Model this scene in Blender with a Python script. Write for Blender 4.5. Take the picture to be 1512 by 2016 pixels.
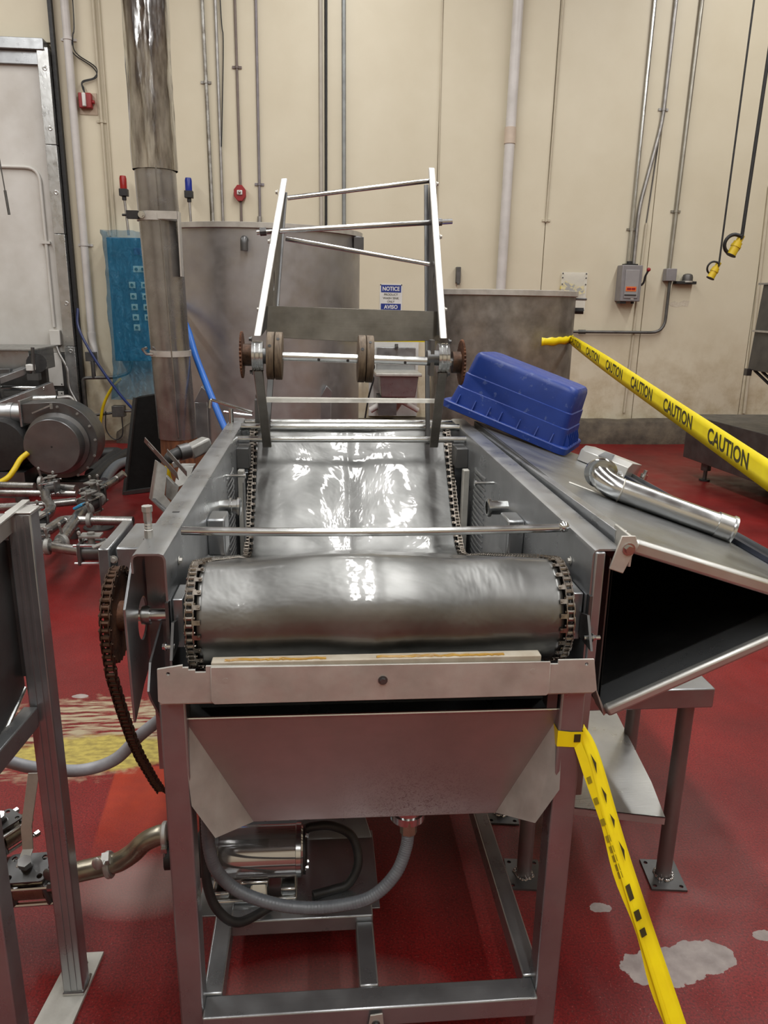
import bpy, bmesh, math, random
from math import sin, cos, pi, radians, sqrt
from mathutils import Vector, Matrix, noise as mnoise
from mathutils.geometry import tessellate_polygon

for o in list(bpy.data.objects):
    bpy.data.objects.remove(o)
random.seed(4)
S = bpy.context.scene
COL = S.collection

# ---------------------------------------------------------------- camera
cam = bpy.data.objects.new('camera', bpy.data.cameras.new('camera'))
COL.objects.link(cam)
S.camera = cam
right, down, fwd = Vector((0.9963347, -0.0837886, 0.0172217)), Vector((-0.0059989, -0.2692748, -0.9630447)), Vector((0.0853295, 0.9594116, -0.2687905))
cam.matrix_world = Matrix((
    (right.x, -down.x, -fwd.x, 0.0),
    (right.y, -down.y, -fwd.y, 0.0),
    (right.z, -down.z, -fwd.z, 1.6),
    (0, 0, 0, 1)))
cam.data.sensor_fit = 'HORIZONTAL'
cam.data.sensor_width = 36.0
cam.data.lens = 36.0 * 1500 / 1512
cam.data.clip_start = 0.02
cam.data.clip_end = 100

# ---------------------------------------------------------------- world, exposure
W = bpy.data.worlds.new('hall_air')
S.world = W
W.use_nodes = True
W.node_tree.nodes['Background'].inputs[0].default_value = (0.9, 0.95, 1.0, 1)
W.node_tree.nodes['Background'].inputs[1].default_value = 0.3
S.view_settings.view_transform = 'Standard'
S.view_settings.look = 'None'
S.view_settings.gamma = 1.0
S.view_settings.use_curve_mapping = False
S.view_settings.exposure = 0.0
S.cycles.use_denoising = True
S.cycles.max_bounces = 8
S.cycles.diffuse_bounces = 4
S.cycles.glossy_bounces = 4
S.cycles.caustics_reflective = False
S.cycles.caustics_refractive = False
S.cycles.sample_clamp_indirect = 6.0

# ---------------------------------------------------------------- ceiling lamps
LAMP_POWER = 80.0
def ceiling_lamp(x, y, z=5.9, sx=0.26, sy=2.2, power=LAMP_POWER):
    l = bpy.data.lights.new('ceiling_lamp', 'AREA')
    l.shape = 'RECTANGLE'
    l.size, l.size_y = sx, sy
    l.energy = power
    l.color = (1.0, 0.985, 0.955)
    o = bpy.data.objects.new('ceiling_lamp', l)
    o.location = (x, y, z)
    COL.objects.link(o)
for lx in (-4.2, 0.35, 4.6):
    for ly in (-3.4, -0.9, 1.6, 4.1, 6.6):
        ceiling_lamp(lx, ly)

# ---------------------------------------------------------------- helpers
ORG = {}

class MB:
    def __init__(s):
        s.v, s.f = [], []
    def add(s, verts, faces):
        n = len(s.v)
        s.v += [tuple(v) for v in verts]
        s.f += [tuple(i + n for i in f) for f in faces]
        return s
    def box(s, a, b):
        (x0, y0, z0), (x1, y1, z1) = a, b
        return s.add([(x0,y0,z0),(x1,y0,z0),(x1,y1,z0),(x0,y1,z0),(x0,y0,z1),(x1,y0,z1),(x1,y1,z1),(x0,y1,z1)],
                     [(0,3,2,1),(4,5,6,7),(0,1,5,4),(1,2,6,5),(2,3,7,6),(3,0,4,7)])
    def obox(s, c, ex, ey, ez, d):
        c, ex, ey, ez = Vector(c), Vector(ex)*d[0]/2, Vector(ey)*d[1]/2, Vector(ez)*d[2]/2
        vs = []
        for k in (-1, 1):
            for (i, j) in ((-1,-1),(1,-1),(1,1),(-1,1)):
                vs.append(c + ex*i + ey*j + ez*k)
        return s.add(vs, [(0,3,2,1),(4,5,6,7),(0,1,5,4),(1,2,6,5),(2,3,7,6),(3,0,4,7)])
    def bar(s, p, q, w, h, up=(0,0,1)):
        p, q = Vector(p), Vector(q)
        ez = (q - p); L = ez.length; ez.normalize()
        ex = Vector(up).cross(ez)
        if ex.length < 1e-4: ex = Vector((1,0,0)).cross(ez)
        ex.normalize(); ey = ez.cross(ex)
        return s.obox((p+q)/2, ex, ey, ez, (w, h, L))
    def cyl(s, p, q, r, r2=None, n=14, cap=True):
        r2 = r if r2 is None else r2
        p, q = Vector(p), Vector(q)
        d = (q - p).normalized()
        a = d.orthogonal().normalized(); b = d.cross(a)
        vs = []
        for (c, rr) in ((p, r), (q, r2)):
            for i in range(n):
                t = 2*pi*i/n
                vs.append(c + a*cos(t)*rr + b*sin(t)*rr)
        fs = [(i, (i+1) % n, n+(i+1) % n, n+i) for i in range(n)]
        if cap: fs += [tuple(range(n-1, -1, -1)), tuple(range(n, 2*n))]
        return s.add(vs, fs)
    def tube(s, p, q, ro, ri, n=20):
        return s.lathe(p, Vector(q)-Vector(p), [(ri,0),(ro,0),(ro,1),(ri,1),(ri,0)], n, scale=(Vector(q)-Vector(p)).length)
    def lathe(s, p, axis, prof, n=24, scale=1.0, a0=0.0, a1=2*pi):
        p, d = Vector(p), Vector(axis).normalized()
        a = d.orthogonal().normalized(); b = d.cross(a)
        full = abs(a1 - a0 - 2*pi) < 1e-6
        m = n if full else n + 1
        vs = []
        for (r, t) in prof:
            for i in range(m):
                th = a0 + (a1 - a0)*i/n
                vs.append(p + d*t*scale + a*cos(th)*r + b*sin(th)*r)
        fs = []
        for k in range(len(prof)-1):
            for i in range(n):
                j = (i+1) % m
                fs.append((k*m+i, k*m+j, (k+1)*m+j, (k+1)*m+i))
        if full:
            if prof[0][0] > 1e-6 and prof[0] != prof[-1]: fs.append(tuple(range(m-1, -1, -1)))
            if prof[-1][0] > 1e-6 and prof[0] != prof[-1]:
                o = (len(prof)-1)*m
                fs.append(tuple(range(o, o+m)))
        return s.add(vs, fs)
    def sweep(s, pts, r, n=10, cap=True, rfun=None):
        pts = [Vector(p) for p in pts]
        N = len(pts)
        t = []
        for i in range(N):
            d = pts[min(i+1, N-1)] - pts[max(i-1, 0)]
            t.append(d.normalized())
        a = t[0].orthogonal().normalized()
        vs = []
        for i in range(N):
            a = (a - t[i]*a.dot(t[i])).normalized()
            b = t[i].cross(a)
            rr = rfun(i/(N-1)) if rfun else r
            for k in range(n):
                th = 2*pi*k/n
                vs.append(pts[i] + a*cos(th)*rr + b*sin(th)*rr)
        fs = []
        for i in range(N-1):
            for k in range(n):
                j = (k+1) % n
                fs.append((i*n+k, i*n+j, (i+1)*n+j, (i+1)*n+k))
        if cap: fs += [tuple(range(n-1, -1, -1)), tuple(range((N-1)*n, N*n))]
        return s.add(vs, fs)
    def plate(s, o, U, V, outer, t, holes=()):
        # flat plate: 2D outline (and holes) in the frame o,U,V, thickness t along UxV
        o, U, V = Vector(o), Vector(U), Vector(V)
        N = U.cross(V).normalized()*t
        loops = [list(outer)] + [list(h) for h in holes]
        flat = [Vector((x, y, 0)) for l in loops for (x, y) in l]
        tri = tessellate_polygon([[Vector((x, y, 0)) for (x, y) in l] for l in loops])
        M_ = len(flat)
        vs = [o + U*p.x + V*p.y for p in flat]
        vs += [v + N for v in vs]
        fs = []
        for (a, b, c) in tri:
            ar = (flat[b]-flat[a]).cross(flat[c]-flat[a]).z
            if ar < 0: a, b, c = a, c, b
            fs.append((c, b, a)); fs.append((a+M_, b+M_, c+M_))
        k = 0
        for li, l in enumerate(loops):
            L = len(l)
            area = sum(l[i][0]*l[(i+1) % L][1] - l[(i+1) % L][0]*l[i][1] for i in range(L))
            ccw = area > 0
            if li > 0: ccw = not ccw
            for i in range(L):
                a, b = k+i, k+(i+1) % L
                fs.append((a, b, b+M_, a+M_) if ccw else (b, a, a+M_, b+M_))
            k += L
        return s.add(vs, fs)
    def prism(s, pts, vec):
        pts = [Vector(p) for p in pts]; vec = Vector(vec); n = len(pts)
        vs = pts + [p + vec for p in pts]
        fs = [tuple(range(n-1, -1, -1)), tuple(range(n, 2*n))] + [(i, (i+1) % n, n+(i+1) % n, n+i) for i in range(n)]
        return s.add(vs, fs)
    def sphere(s, c, r, n=12, m=8, sc=(1,1,1)):
        c = Vector(c); vs = []; fs = []
        for j in range(m+1):
            ph = pi*j/m
            for i in range(n):
                th = 2*pi*i/n
                vs.append((c.x+r*sc[0]*sin(ph)*cos(th), c.y+r*sc[1]*sin(ph)*sin(th), c.z-r*sc[2]*cos(ph)))
        for j in range(m):
            for i in range(n):
                k = (i+1) % n
                fs.append((j*n+i, j*n+k, (j+1)*n+k, (j+1)*n+i))
        return s.add(vs, fs)
    def bolt(s, c, d, r=0.006, h=0.005):
        c, d = Vector(c), Vector(d).normalized()
        s.cyl(c, c+d*h*0.3, r*1.5, n=12)
        return s.cyl(c+d*h*0.3, c+d*(h*1.3), r, n=6)

def circle(cx, cy, r, n=20, r2=None):
    return [(cx+r*cos(2*pi*i/n), cy+(r2 or r)*sin(2*pi*i/n)) for i in range(n)]
def rrect(w, h, r, n=4, cx=0, cy=0):
    out = []
    for (sx, sy, a) in ((1,1,0),(-1,1,pi/2),(-1,-1,pi),(1,-1,3*pi/2)):
        for i in range(n+1):
            t = a + pi/2*i/n
            out.append((cx+sx*(w/2-r)+r*cos(t), cy+sy*(h/2-r)+r*sin(t)))
    return out
def spline(pts, k=8):
    P = [Vector(p) for p in pts]
    P = [P[0]*2-P[1]] + P + [P[-1]*2-P[-2]]
    out = []
    for i in range(1, len(P)-2):
        a, b, c, d = P[i-1], P[i], P[i+1], P[i+2]
        for j in range(k):
            t = j/k
            out.append(0.5*((2*b)+(c-a)*t+(2*a-5*b+4*c-d)*t*t+(3*b-a-3*c+d)*t**3))
    out.append(P[-2])
    return out
def fillet(pts, r, k=6):
    # polyline with rounded corners
    P = [Vector(p) for p in pts]; out = [P[0]]
    for i in range(1, len(P)-1):
        a, b = (P[i-1]-P[i]), (P[i+1]-P[i])
        rr = min(r, a.length*0.49, b.length*0.49)
        A_, B_ = P[i]+a.normalized()*rr, P[i]+b.normalized()*rr
        for j in range(k+1):
            t = j/k
            out.append(A_*(1-t)**2 + P[i]*2*t*(1-t) + B_*t*t)
    out.append(P[-1])
    return out

def mesh_of(name, mb, mat, org=(0,0,0), smooth=38):
    me = bpy.data.meshes.new(name)
    ox, oy, oz = org
    me.from_pydata([(x-ox, y-oy, z-oz) for (x, y, z) in mb.v], [], mb.f)
    me.validate()
    bm = bmesh.new(); bm.from_mesh(me)
    bmesh.ops.recalc_face_normals(bm, faces=bm.faces[:])
    bm.to_mesh(me); bm.free()
    if mat: me.materials.append(mat)
    if smooth:
        me.polygons.foreach_set('use_smooth', [True]*len(me.polygons))
        me.set_sharp_from_angle(angle=radians(smooth))
    return me
def bevel(o, w):
    m = o.modifiers.new('edge', 'BEVEL')
    m.width = w; m.segments = 2; m.limit_method = 'ANGLE'; m.angle_limit = radians(40)
    m.harden_normals = False
def thing(name, label, cat, loc, group=None, kind=None):
    o = bpy.data.objects.new(name, None)
    o.empty_display_size = 0.05
    COL.objects.link(o); o.location = loc
    ORG[o] = tuple(loc)
    tag(o, label, cat, group, kind)
    return o
def tag(o, label=None, cat=None, group=None, kind=None):
    if label: o['label'] = label
    if cat: o['category'] = cat
    if group: o['group'] = group
    if kind: o['kind'] = kind
    return o
def part(name, mb, mat, parent, bev=0, smooth=38, label=None):
    org = ORG[parent]
    o = bpy.data.objects.new(name, mesh_of(name, mb, mat, org, smooth))
    COL.objects.link(o); o.parent = parent
    ORG[o] = org
    if bev: bevel(o, bev)
    if label: o['label'] = label
    return o
def single(name, mb, mat, label, cat, group=None, kind=None, bev=0, smooth=38):
    xs, ys, zs = zip(*mb.v)
    org = ((min(xs)+max(xs))/2, (min(ys)+max(ys))/2, min(zs))
    o = bpy.data.objects.new(name, mesh_of(name, mb, mat, org, smooth))
    COL.objects.link(o); o.location = org
    ORG[o] = org
    if bev: bevel(o, bev)
    return tag(o, label, cat, group, kind)
def inst(name, me, parent, mat4):
    o = bpy.data.objects.new(name, me)
    COL.objects.link(o); o.parent = parent
    org = Vector(ORG[parent])
    o.matrix_local = Matrix.Translation(-org) @ mat4
    return o
def text_shape(body, bold=0.0):
    cu = bpy.data.curves.new('lettering', 'FONT')
    cu.body = body; cu.size = 1.0; cu.align_x = 'CENTER'; cu.align_y = 'CENTER'
    cu.offset = bold; cu.resolution_u = 3
    ob = bpy.data.objects.new('lettering', cu)
    COL.objects.link(ob)
    dg = bpy.context.evaluated_depsgraph_get()
    me = bpy.data.meshes.new_from_object(ob.evaluated_get(dg))
    vs = [(v.co.x, v.co.y) for v in me.vertices]; fs = [tuple(p.vertices) for p in me.polygons]
    bpy.data.objects.remove(ob); bpy.data.curves.remove(cu); bpy.data.meshes.remove(me)
    x0 = min(v[0] for v in vs); x1 = max(v[0] for v in vs); y0 = min(v[1] for v in vs); y1 = max(v[1] for v in vs)
    return [((x-(x0+x1)/2)/(x1-x0), (y-(y0+y1)/2)/(y1-y0)) for (x, y) in vs], fs
def text_on(mb, body, o, U, V, w, h, bold=0.02):
    vs, fs = text_shape(body, bold)
    o, U, V = Vector(o), Vector(U), Vector(V)
    return mb.add([o + U*x*w + V*y*h for (x, y) in vs], fs)

# ---------------------------------------------------------------- materials
def _new(name):
    m = bpy.data.materials.new(name); m.use_nodes = True
    nt = m.node_tree; b = nt.nodes['Principled BSDF']
    return m, nt, b
def lk(nt, a, b): nt.links.new(a, b)
def nz(nt, scale, detail=3, rough=0.5, stretch=None, dist=0.0):
    tc = nt.nodes.new('ShaderNodeTexCoord')
    mp = nt.nodes.new('ShaderNodeMapping')
    if stretch: mp.inputs['Scale'].default_value = stretch
    n = nt.nodes.new('ShaderNodeTexNoise')
    n.inputs['Scale'].default_value = scale; n.inputs['Detail'].default_value = detail
    n.inputs['Roughness'].default_value = rough; n.inputs['Distortion'].default_value = dist
    lk(nt, tc.outputs['Object'], mp.inputs[0]); lk(nt, mp.outputs[0], n.inputs['Vector'])
    return n.outputs['Fac']
def rng(nt, v, a, b, c, d, smooth=False):
    r = nt.nodes.new('ShaderNodeMapRange')
    if smooth: r.interpolation_type = 'SMOOTHSTEP'
    for i, x in enumerate((a, b, c, d)): r.inputs[i+1].default_value = x
    lk(nt, v, r.inputs[0])
    return r.outputs[0]
def mix(nt, fac, a, b):
    m = nt.nodes.new('ShaderNodeMix'); m.data_type = 'RGBA'
    if hasattr(fac, 'links'): lk(nt, fac, m.inputs[0])
    else: m.inputs[0].default_value = fac
    for (x, i) in ((a, 6), (b, 7)):
        if hasattr(x, 'links'): lk(nt, x, m.inputs[i])
        else: m.inputs[i].default_value = (*x, 1)
    return m.outputs[2]
def math_(nt, op, a, b=None):
    m = nt.nodes.new('ShaderNodeMath'); m.operation = op
    for i, x in enumerate((a, b)):
        if x is None: continue
        if hasattr(x, 'links'): lk(nt, x, m.inputs[i])
        else: m.inputs[i].default_value = x
    return m.outputs[0]
def bumpn(nt, b, h, strength=0.2, dist=0.002):
    n = nt.nodes.new('ShaderNodeBump')
    n.inputs['Strength'].default_value = strength; n.inputs['Distance'].default_value = dist
    lk(nt, h, n.inputs['Height']); lk(nt, n.outputs[0], b.inputs['Normal'])
def MAT(name, c, c2=None, metal=0.0, rough=(0.45, 0.6), scale=7.0, detail=4, lo=0.35, hi=0.7, stretch=None,
        bump=0.0, bscale=60.0, bstretch=None, bdist=0.002, rscale=None, spec=None, spots=None):
    m, nt, b = _new(name)
    b.inputs['Metallic'].default_value = metal
    if spec is not None: b.inputs['Specular IOR Level'].default_value = spec
    n1 = nz(nt, scale, detail, 0.55, stretch)
    col = mix(nt, rng(nt, n1, lo, hi, 0, 1), c, c2 or tuple(x*0.8 for x in c))
    if spots:
        sc, th, cc = spots
        sp = nz(nt, sc, 3, 0.6)
        col = mix(nt, rng(nt, sp, th, th+0.06, 0, 1), col, cc)
    lk(nt, col, b.inputs['Base Color'])
    n2 = nz(nt, rscale or scale*1.7, 4, 0.6, stretch)
    lk(nt, rng(nt, n2, 0.3, 0.7, rough[0], rough[1]), b.inputs['Roughness'])
    if bump: bumpn(nt, b, nz(nt, bscale, 3, 0.5, bstretch), bump, bdist)
    return m
BRX, BRY, BRZ = (1, 34, 34), (34, 1, 34), (34, 34, 1)
def STEEL(name, c=(0.42, 0.42, 0.42), c2=None, rough=(0.24, 0.42), br=BRX, bump=0.12, scale=5.0, spots=None, metal=0.84):
    # neutral, faintly cool metal
    tone = lambda q: (q[0]*0.93, q[1]*0.965, q[2]*1.0)
    c2 = c2 or tuple(x*0.72 for x in c)
    return MAT(name, tone(c), tone(c2), metal, rough, scale, 5, 0.35, 0.75, None, bump, 7.0, br, 0.0012, 11.0, None, spots)
steel_x = STEEL('brushed_steel_across')
steel_y = STEEL('brushed_steel_lengthwise', br=BRY)
steel_z = STEEL('brushed_steel_upright', br=BRZ)
cast_grey = MAT('cast_grey_metal', (0.34, 0.34, 0.325), (0.22, 0.215, 0.2), 0.5, (0.4, 0.6), 18, 6, bump=0.2, bscale=90)
steel_light = MAT('scuffed_pale_steel', (0.56, 0.55, 0.51), (0.43, 0.42, 0.385), 0.55, (0.4, 0.6), 14, 6, bump=0.12, bscale=90)
steel_foot = STEEL('smooth_grey_steel', (0.62, 0.6, 0.56), (0.5, 0.48, 0.44), (0.36, 0.55), br=(20, 20, 20), bump=0.1)
steel_bright = STEEL('polished_steel', (0.66, 0.65, 0.62), (0.52, 0.51, 0.49), (0.14, 0.28), br=BRX, bump=0.05, metal=1.0)
steel_dark = STEEL('dull_dark_steel', (0.165, 0.16, 0.155), (0.1, 0.097, 0.095), (0.35, 0.55))
steel_tank = STEEL('stained_tank_steel', (0.46, 0.44, 0.43), (0.3, 0.28, 0.27), (0.34, 0.52), br=BRZ, bump=0.1, scale=3.0)
steel_panel = STEEL('dark_grimy_panel', (0.2, 0.18, 0.15), (0.08, 0.07, 0.055), (0.35, 0.55), br=BRX, bump=0.1, scale=7.0)
steel_hood = STEEL('grey_hood_sheet', (0.3, 0.3, 0.3), (0.2, 0.195, 0.19), (0.28, 0.42), br=BRY, bump=0.08, scale=4.0)
steel_worn = STEEL('worn_mottled_steel', (0.36, 0.33, 0.29), (0.16, 0.14, 0.12), (0.35, 0.55), br=BRZ, bump=0.15, scale=9.0)
steel_pan, nt_, b_ = _new('etched_pan_steel')
b_.inputs['Metallic'].default_value = 0.8
tc_ = nt_.nodes.new('ShaderNodeTexCoord'); sp_x = nt_.nodes.new('ShaderNodeSeparateXYZ')
lk(nt_, tc_.outputs['Object'], sp_x.inputs[0])
pc_ = mix(nt_, rng(nt_, nz(nt_, 4, 6, .6), .35, .7, 0, 1), (.46, .44, .425), (.36, .34, .325))
# etched scratches low on the right half of the pan
em_ = math_(nt_, 'MULTIPLY', rng(nt_, sp_x.outputs['X'], -.12, .06, 0, 1), math_(nt_, 'MULTIPLY', rng(nt_, sp_x.outputs['X'], .12, .28, 1, 0), rng(nt_, sp_x.outputs['Z'], .56, .72, 1, 0)))
em_ = math_(nt_, 'MULTIPLY', em_, rng(nt_, nz(nt_, 130, 6, .75, None, 2.0), .50, .60, 0, .75))
lk(nt_, mix(nt_, em_, pc_, (.13, .06, .055)), b_.inputs['Base Color'])
lk(nt_, rng(nt_, nz(nt_, 8, 4), .3, .7, .32, .48), b_.inputs['Roughness'])
bumpn(nt_, b_, nz(nt_, 7, 3, .5, BRX), .2, .0015)
steel_duct = STEEL('duct_sheet_steel', (0.36, 0.345, 0.335), (0.18, 0.165, 0.155), (0.16, 0.32), br=BRZ, bump=0.1, scale=6.0)
pipe_tarnish = STEEL('tarnished_pipe', (0.38, 0.34, 0.26), (0.22, 0.18, 0.13), (0.2, 0.4), br=BRX, bump=0.05, scale=14)
rust = MAT('rust_brown', (0.16, 0.065, 0.03), (0.05, 0.022, 0.014), 0.25, (0.6, 0.85), 40, 6, bump=0.4, bscale=150)
rust_chain = MAT('rusty_chain_metal', (0.1, 0.055, 0.035), (0.035, 0.022, 0.016), 0.75, (0.35, 0.6), 60, 5, bump=0.2, bscale=200)
chain_metal = MAT('oiled_chain_metal', (0.4, 0.37, 0.33), (0.2, 0.17, 0.14), 1.0, (0.2, 0.38), 50, 4)
rust_wood = MAT('rust_streaked_sheet', (0.2, 0.08, 0.035), (0.07, 0.03, 0.018), 0.35, (0.5, 0.75), 9, 6, stretch=(6, 6, 1), bump=0.3, bscale=20, bstretch=(5, 5, 1))
wood = MAT('worn_roller_wood', (0.17, 0.125, 0.08), (0.07, 0.047, 0.03), 0, (0.55, 0.75), 30, 5, stretch=(6, 1, 1), bump=0.2, bscale=60)
blue_plastic = MAT('blue_tote_plastic', (0.003, 0.028, 0.2), (0.006, 0.038, 0.255), 0, (0.36, 0.54), 12, 5, bump=0.15, bscale=50, spots=(34, 0.62, (0.05, 0.085, 0.27)))
yellow_tape = MAT('yellow_tape_film', (0.9, 0.74, 0.01), (0.84, 0.66, 0.01), 0, (0.3, 0.42), 20, 3)
faded_ink = MAT('faded_tape_ink', (0.3, 0.24, 0.01), (0.24, 0.19, 0.01), 0, (0.4, 0.6))
tape_ink = MAT('tape_ink', (0.035, 0.03, 0.012), (0.06, 0.05, 0.01), 0, (0.4, 0.6))
black_rubber = MAT('black_rubber', (0.012, 0.012, 0.013), (0.02, 0.02, 0.02), 0, (0.45, 0.6), 30)
near_black = MAT('near_black', (0.006, 0.006, 0.006), (0.01, 0.01, 0.01), 0, (0.5, 0.7), 20, spec=0.2)  # for the black board and the painted shade inside the hood
grey_hose = MAT('grey_hose_plastic', (0.13, 0.145, 0.16), (0.1, 0.11, 0.125), 0, (0.3, 0.45), 40)
pale_hose = MAT('pale_grey_hose', (0.36, 0.37, 0.4), (0.27, 0.28, 0.31), 0, (0.35, 0.5), 30)
blue_hose_m = MAT('blue_hose_plastic', (0.015, 0.13, 0.5), (0.02, 0.11, 0.42), 0, (0.35, 0.5))
navy_hose = MAT('navy_tube_plastic', (0.012, 0.025, 0.12), (0.01, 0.02, 0.09), 0, (0.3, 0.45))
yellow_cable = MAT('yellow_cable_plastic', (0.75, 0.55, 0.01), (0.6, 0.42, 0.01), 0, (0.4, 0.5))
pvc = MAT('white_pvc', (0.62, 0.6, 0.58), (0.52, 0.5, 0.48), 0, (0.35, 0.5), 5)
conduit_m = MAT('galvanised_conduit', (0.42, 0.41, 0.4), (0.28, 0.27, 0.26), 0.85, (0.35, 0.5), 12)
conduit_painted = MAT('cream_painted_conduit', (0.55, 0.5, 0.38), (0.47, 0.42, 0.32), 0, (0.5, 0.6), 6)
conduit_dark = MAT('dark_conduit', (0.14, 0.135, 0.13), (0.08, 0.08, 0.075), 0.6, (0.4, 0.55), 12)
grey_paint = MAT('grey_enamel', (0.24, 0.23, 0.235), (0.2, 0.19, 0.195), 0, (0.35, 0.5), 9)
white_panel = MAT('white_insulated_panel', (0.66, 0.65, 0.62), (0.54, 0.52, 0.48), 0, (0.4, 0.55), 2.5, 6, spots=(30, 0.72, (0.45, 0.42, 0.38)))
red_plastic = MAT('red_alarm_plastic', (0.3, 0.012, 0.015), (0.24, 0.01, 0.012), 0, (0.35, 0.5))
red_lens = MAT('red_lens', (0.35, 0.008, 0.006), (0.25, 0.006, 0.005), 0, (0.15, 0.25))
blue_lens = MAT('blue_lens', (0.008, 0.03, 0.3), (0.008, 0.02, 0.2), 0, (0.15, 0.25))
white_plastic = MAT('white_plastic', (0.7, 0.7, 0.68), (0.6, 0.6, 0.58), 0, (0.3, 0.5))
sign_blue = MAT('sign_blue', (0.012, 0.03, 0.22), (0.012, 0.03, 0.2), 0, (0.4, 0.5))
orange_label = MAT('orange_label', (0.75, 0.16, 0.03), (0.65, 0.13, 0.03), 0, (0.5, 0.6))
curb_m = MAT('dirty_concrete', (0.13, 0.105, 0.075), (0.05, 0.04, 0.032), 0, (0.7, 0.9), 7, 8, bump=0.6, bscale=25, bdist=0.01)
glue = MAT('amber_glue', (0.42, 0.24, 0.03), (0.3, 0.16, 0.03), 0, (0.25, 0.4), 40)
film_blue, nt_, b_ = _new('blue_plastic_film')
b_.inputs['Base Color'].default_value = (0.02, 0.2, 0.34, 1)
b_.inputs['Roughness'].default_value = 0.22
b_.inputs['Alpha'].default_value = 0.5
bumpn(nt_, b_, nz(nt_, 11, 5, 0.65, (1.4, 1, 0.45), 2.0), 1.0, 0.05)
clear_film, nt_, b_ = _new('clear_plastic_sheet')
b_.inputs['Base Color'].default_value = (0.85, 0.86, 0.82, 1)
b_.inputs['Roughness'].default_value = 0.15
b_.inputs['Alpha'].default_value = 0.3

def wall_material():
    m, nt, b = _new('cream_wall_panel')
    g = nt.nodes.new('ShaderNodeNewGeometry'); sep = nt.nodes.new('ShaderNodeSeparateXYZ')
    lk(nt, g.outputs['Position'], sep.inputs[0])
    base = mix(nt, rng(nt, nz(nt, 1.3, 6, 0.6), 0.3, 0.7, 0, 1), (0.66, 0.61, 0.475), (0.60, 0.545, 0.41))
    # grime and old splashes gathered above the kerb
    dirt = math_(nt, 'MULTIPLY', rng(nt, sep.outputs['Z'], 0.25, 1.5, 1, 0), rng(nt, nz(nt, 5, 7, 0.65), 0.42, 0.7, 0, 0.8))
    base = mix(nt, dirt, base, (0.36, 0.27, 0.14))
    lk(nt, base, b.inputs['Base Color'])
    b.inputs['Roughness'].default_value = 0.5
    bumpn(nt, b, nz(nt, 30, 5, 0.6), 0.12, 0.004)
    return m
wall_m = wall_material()

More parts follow.
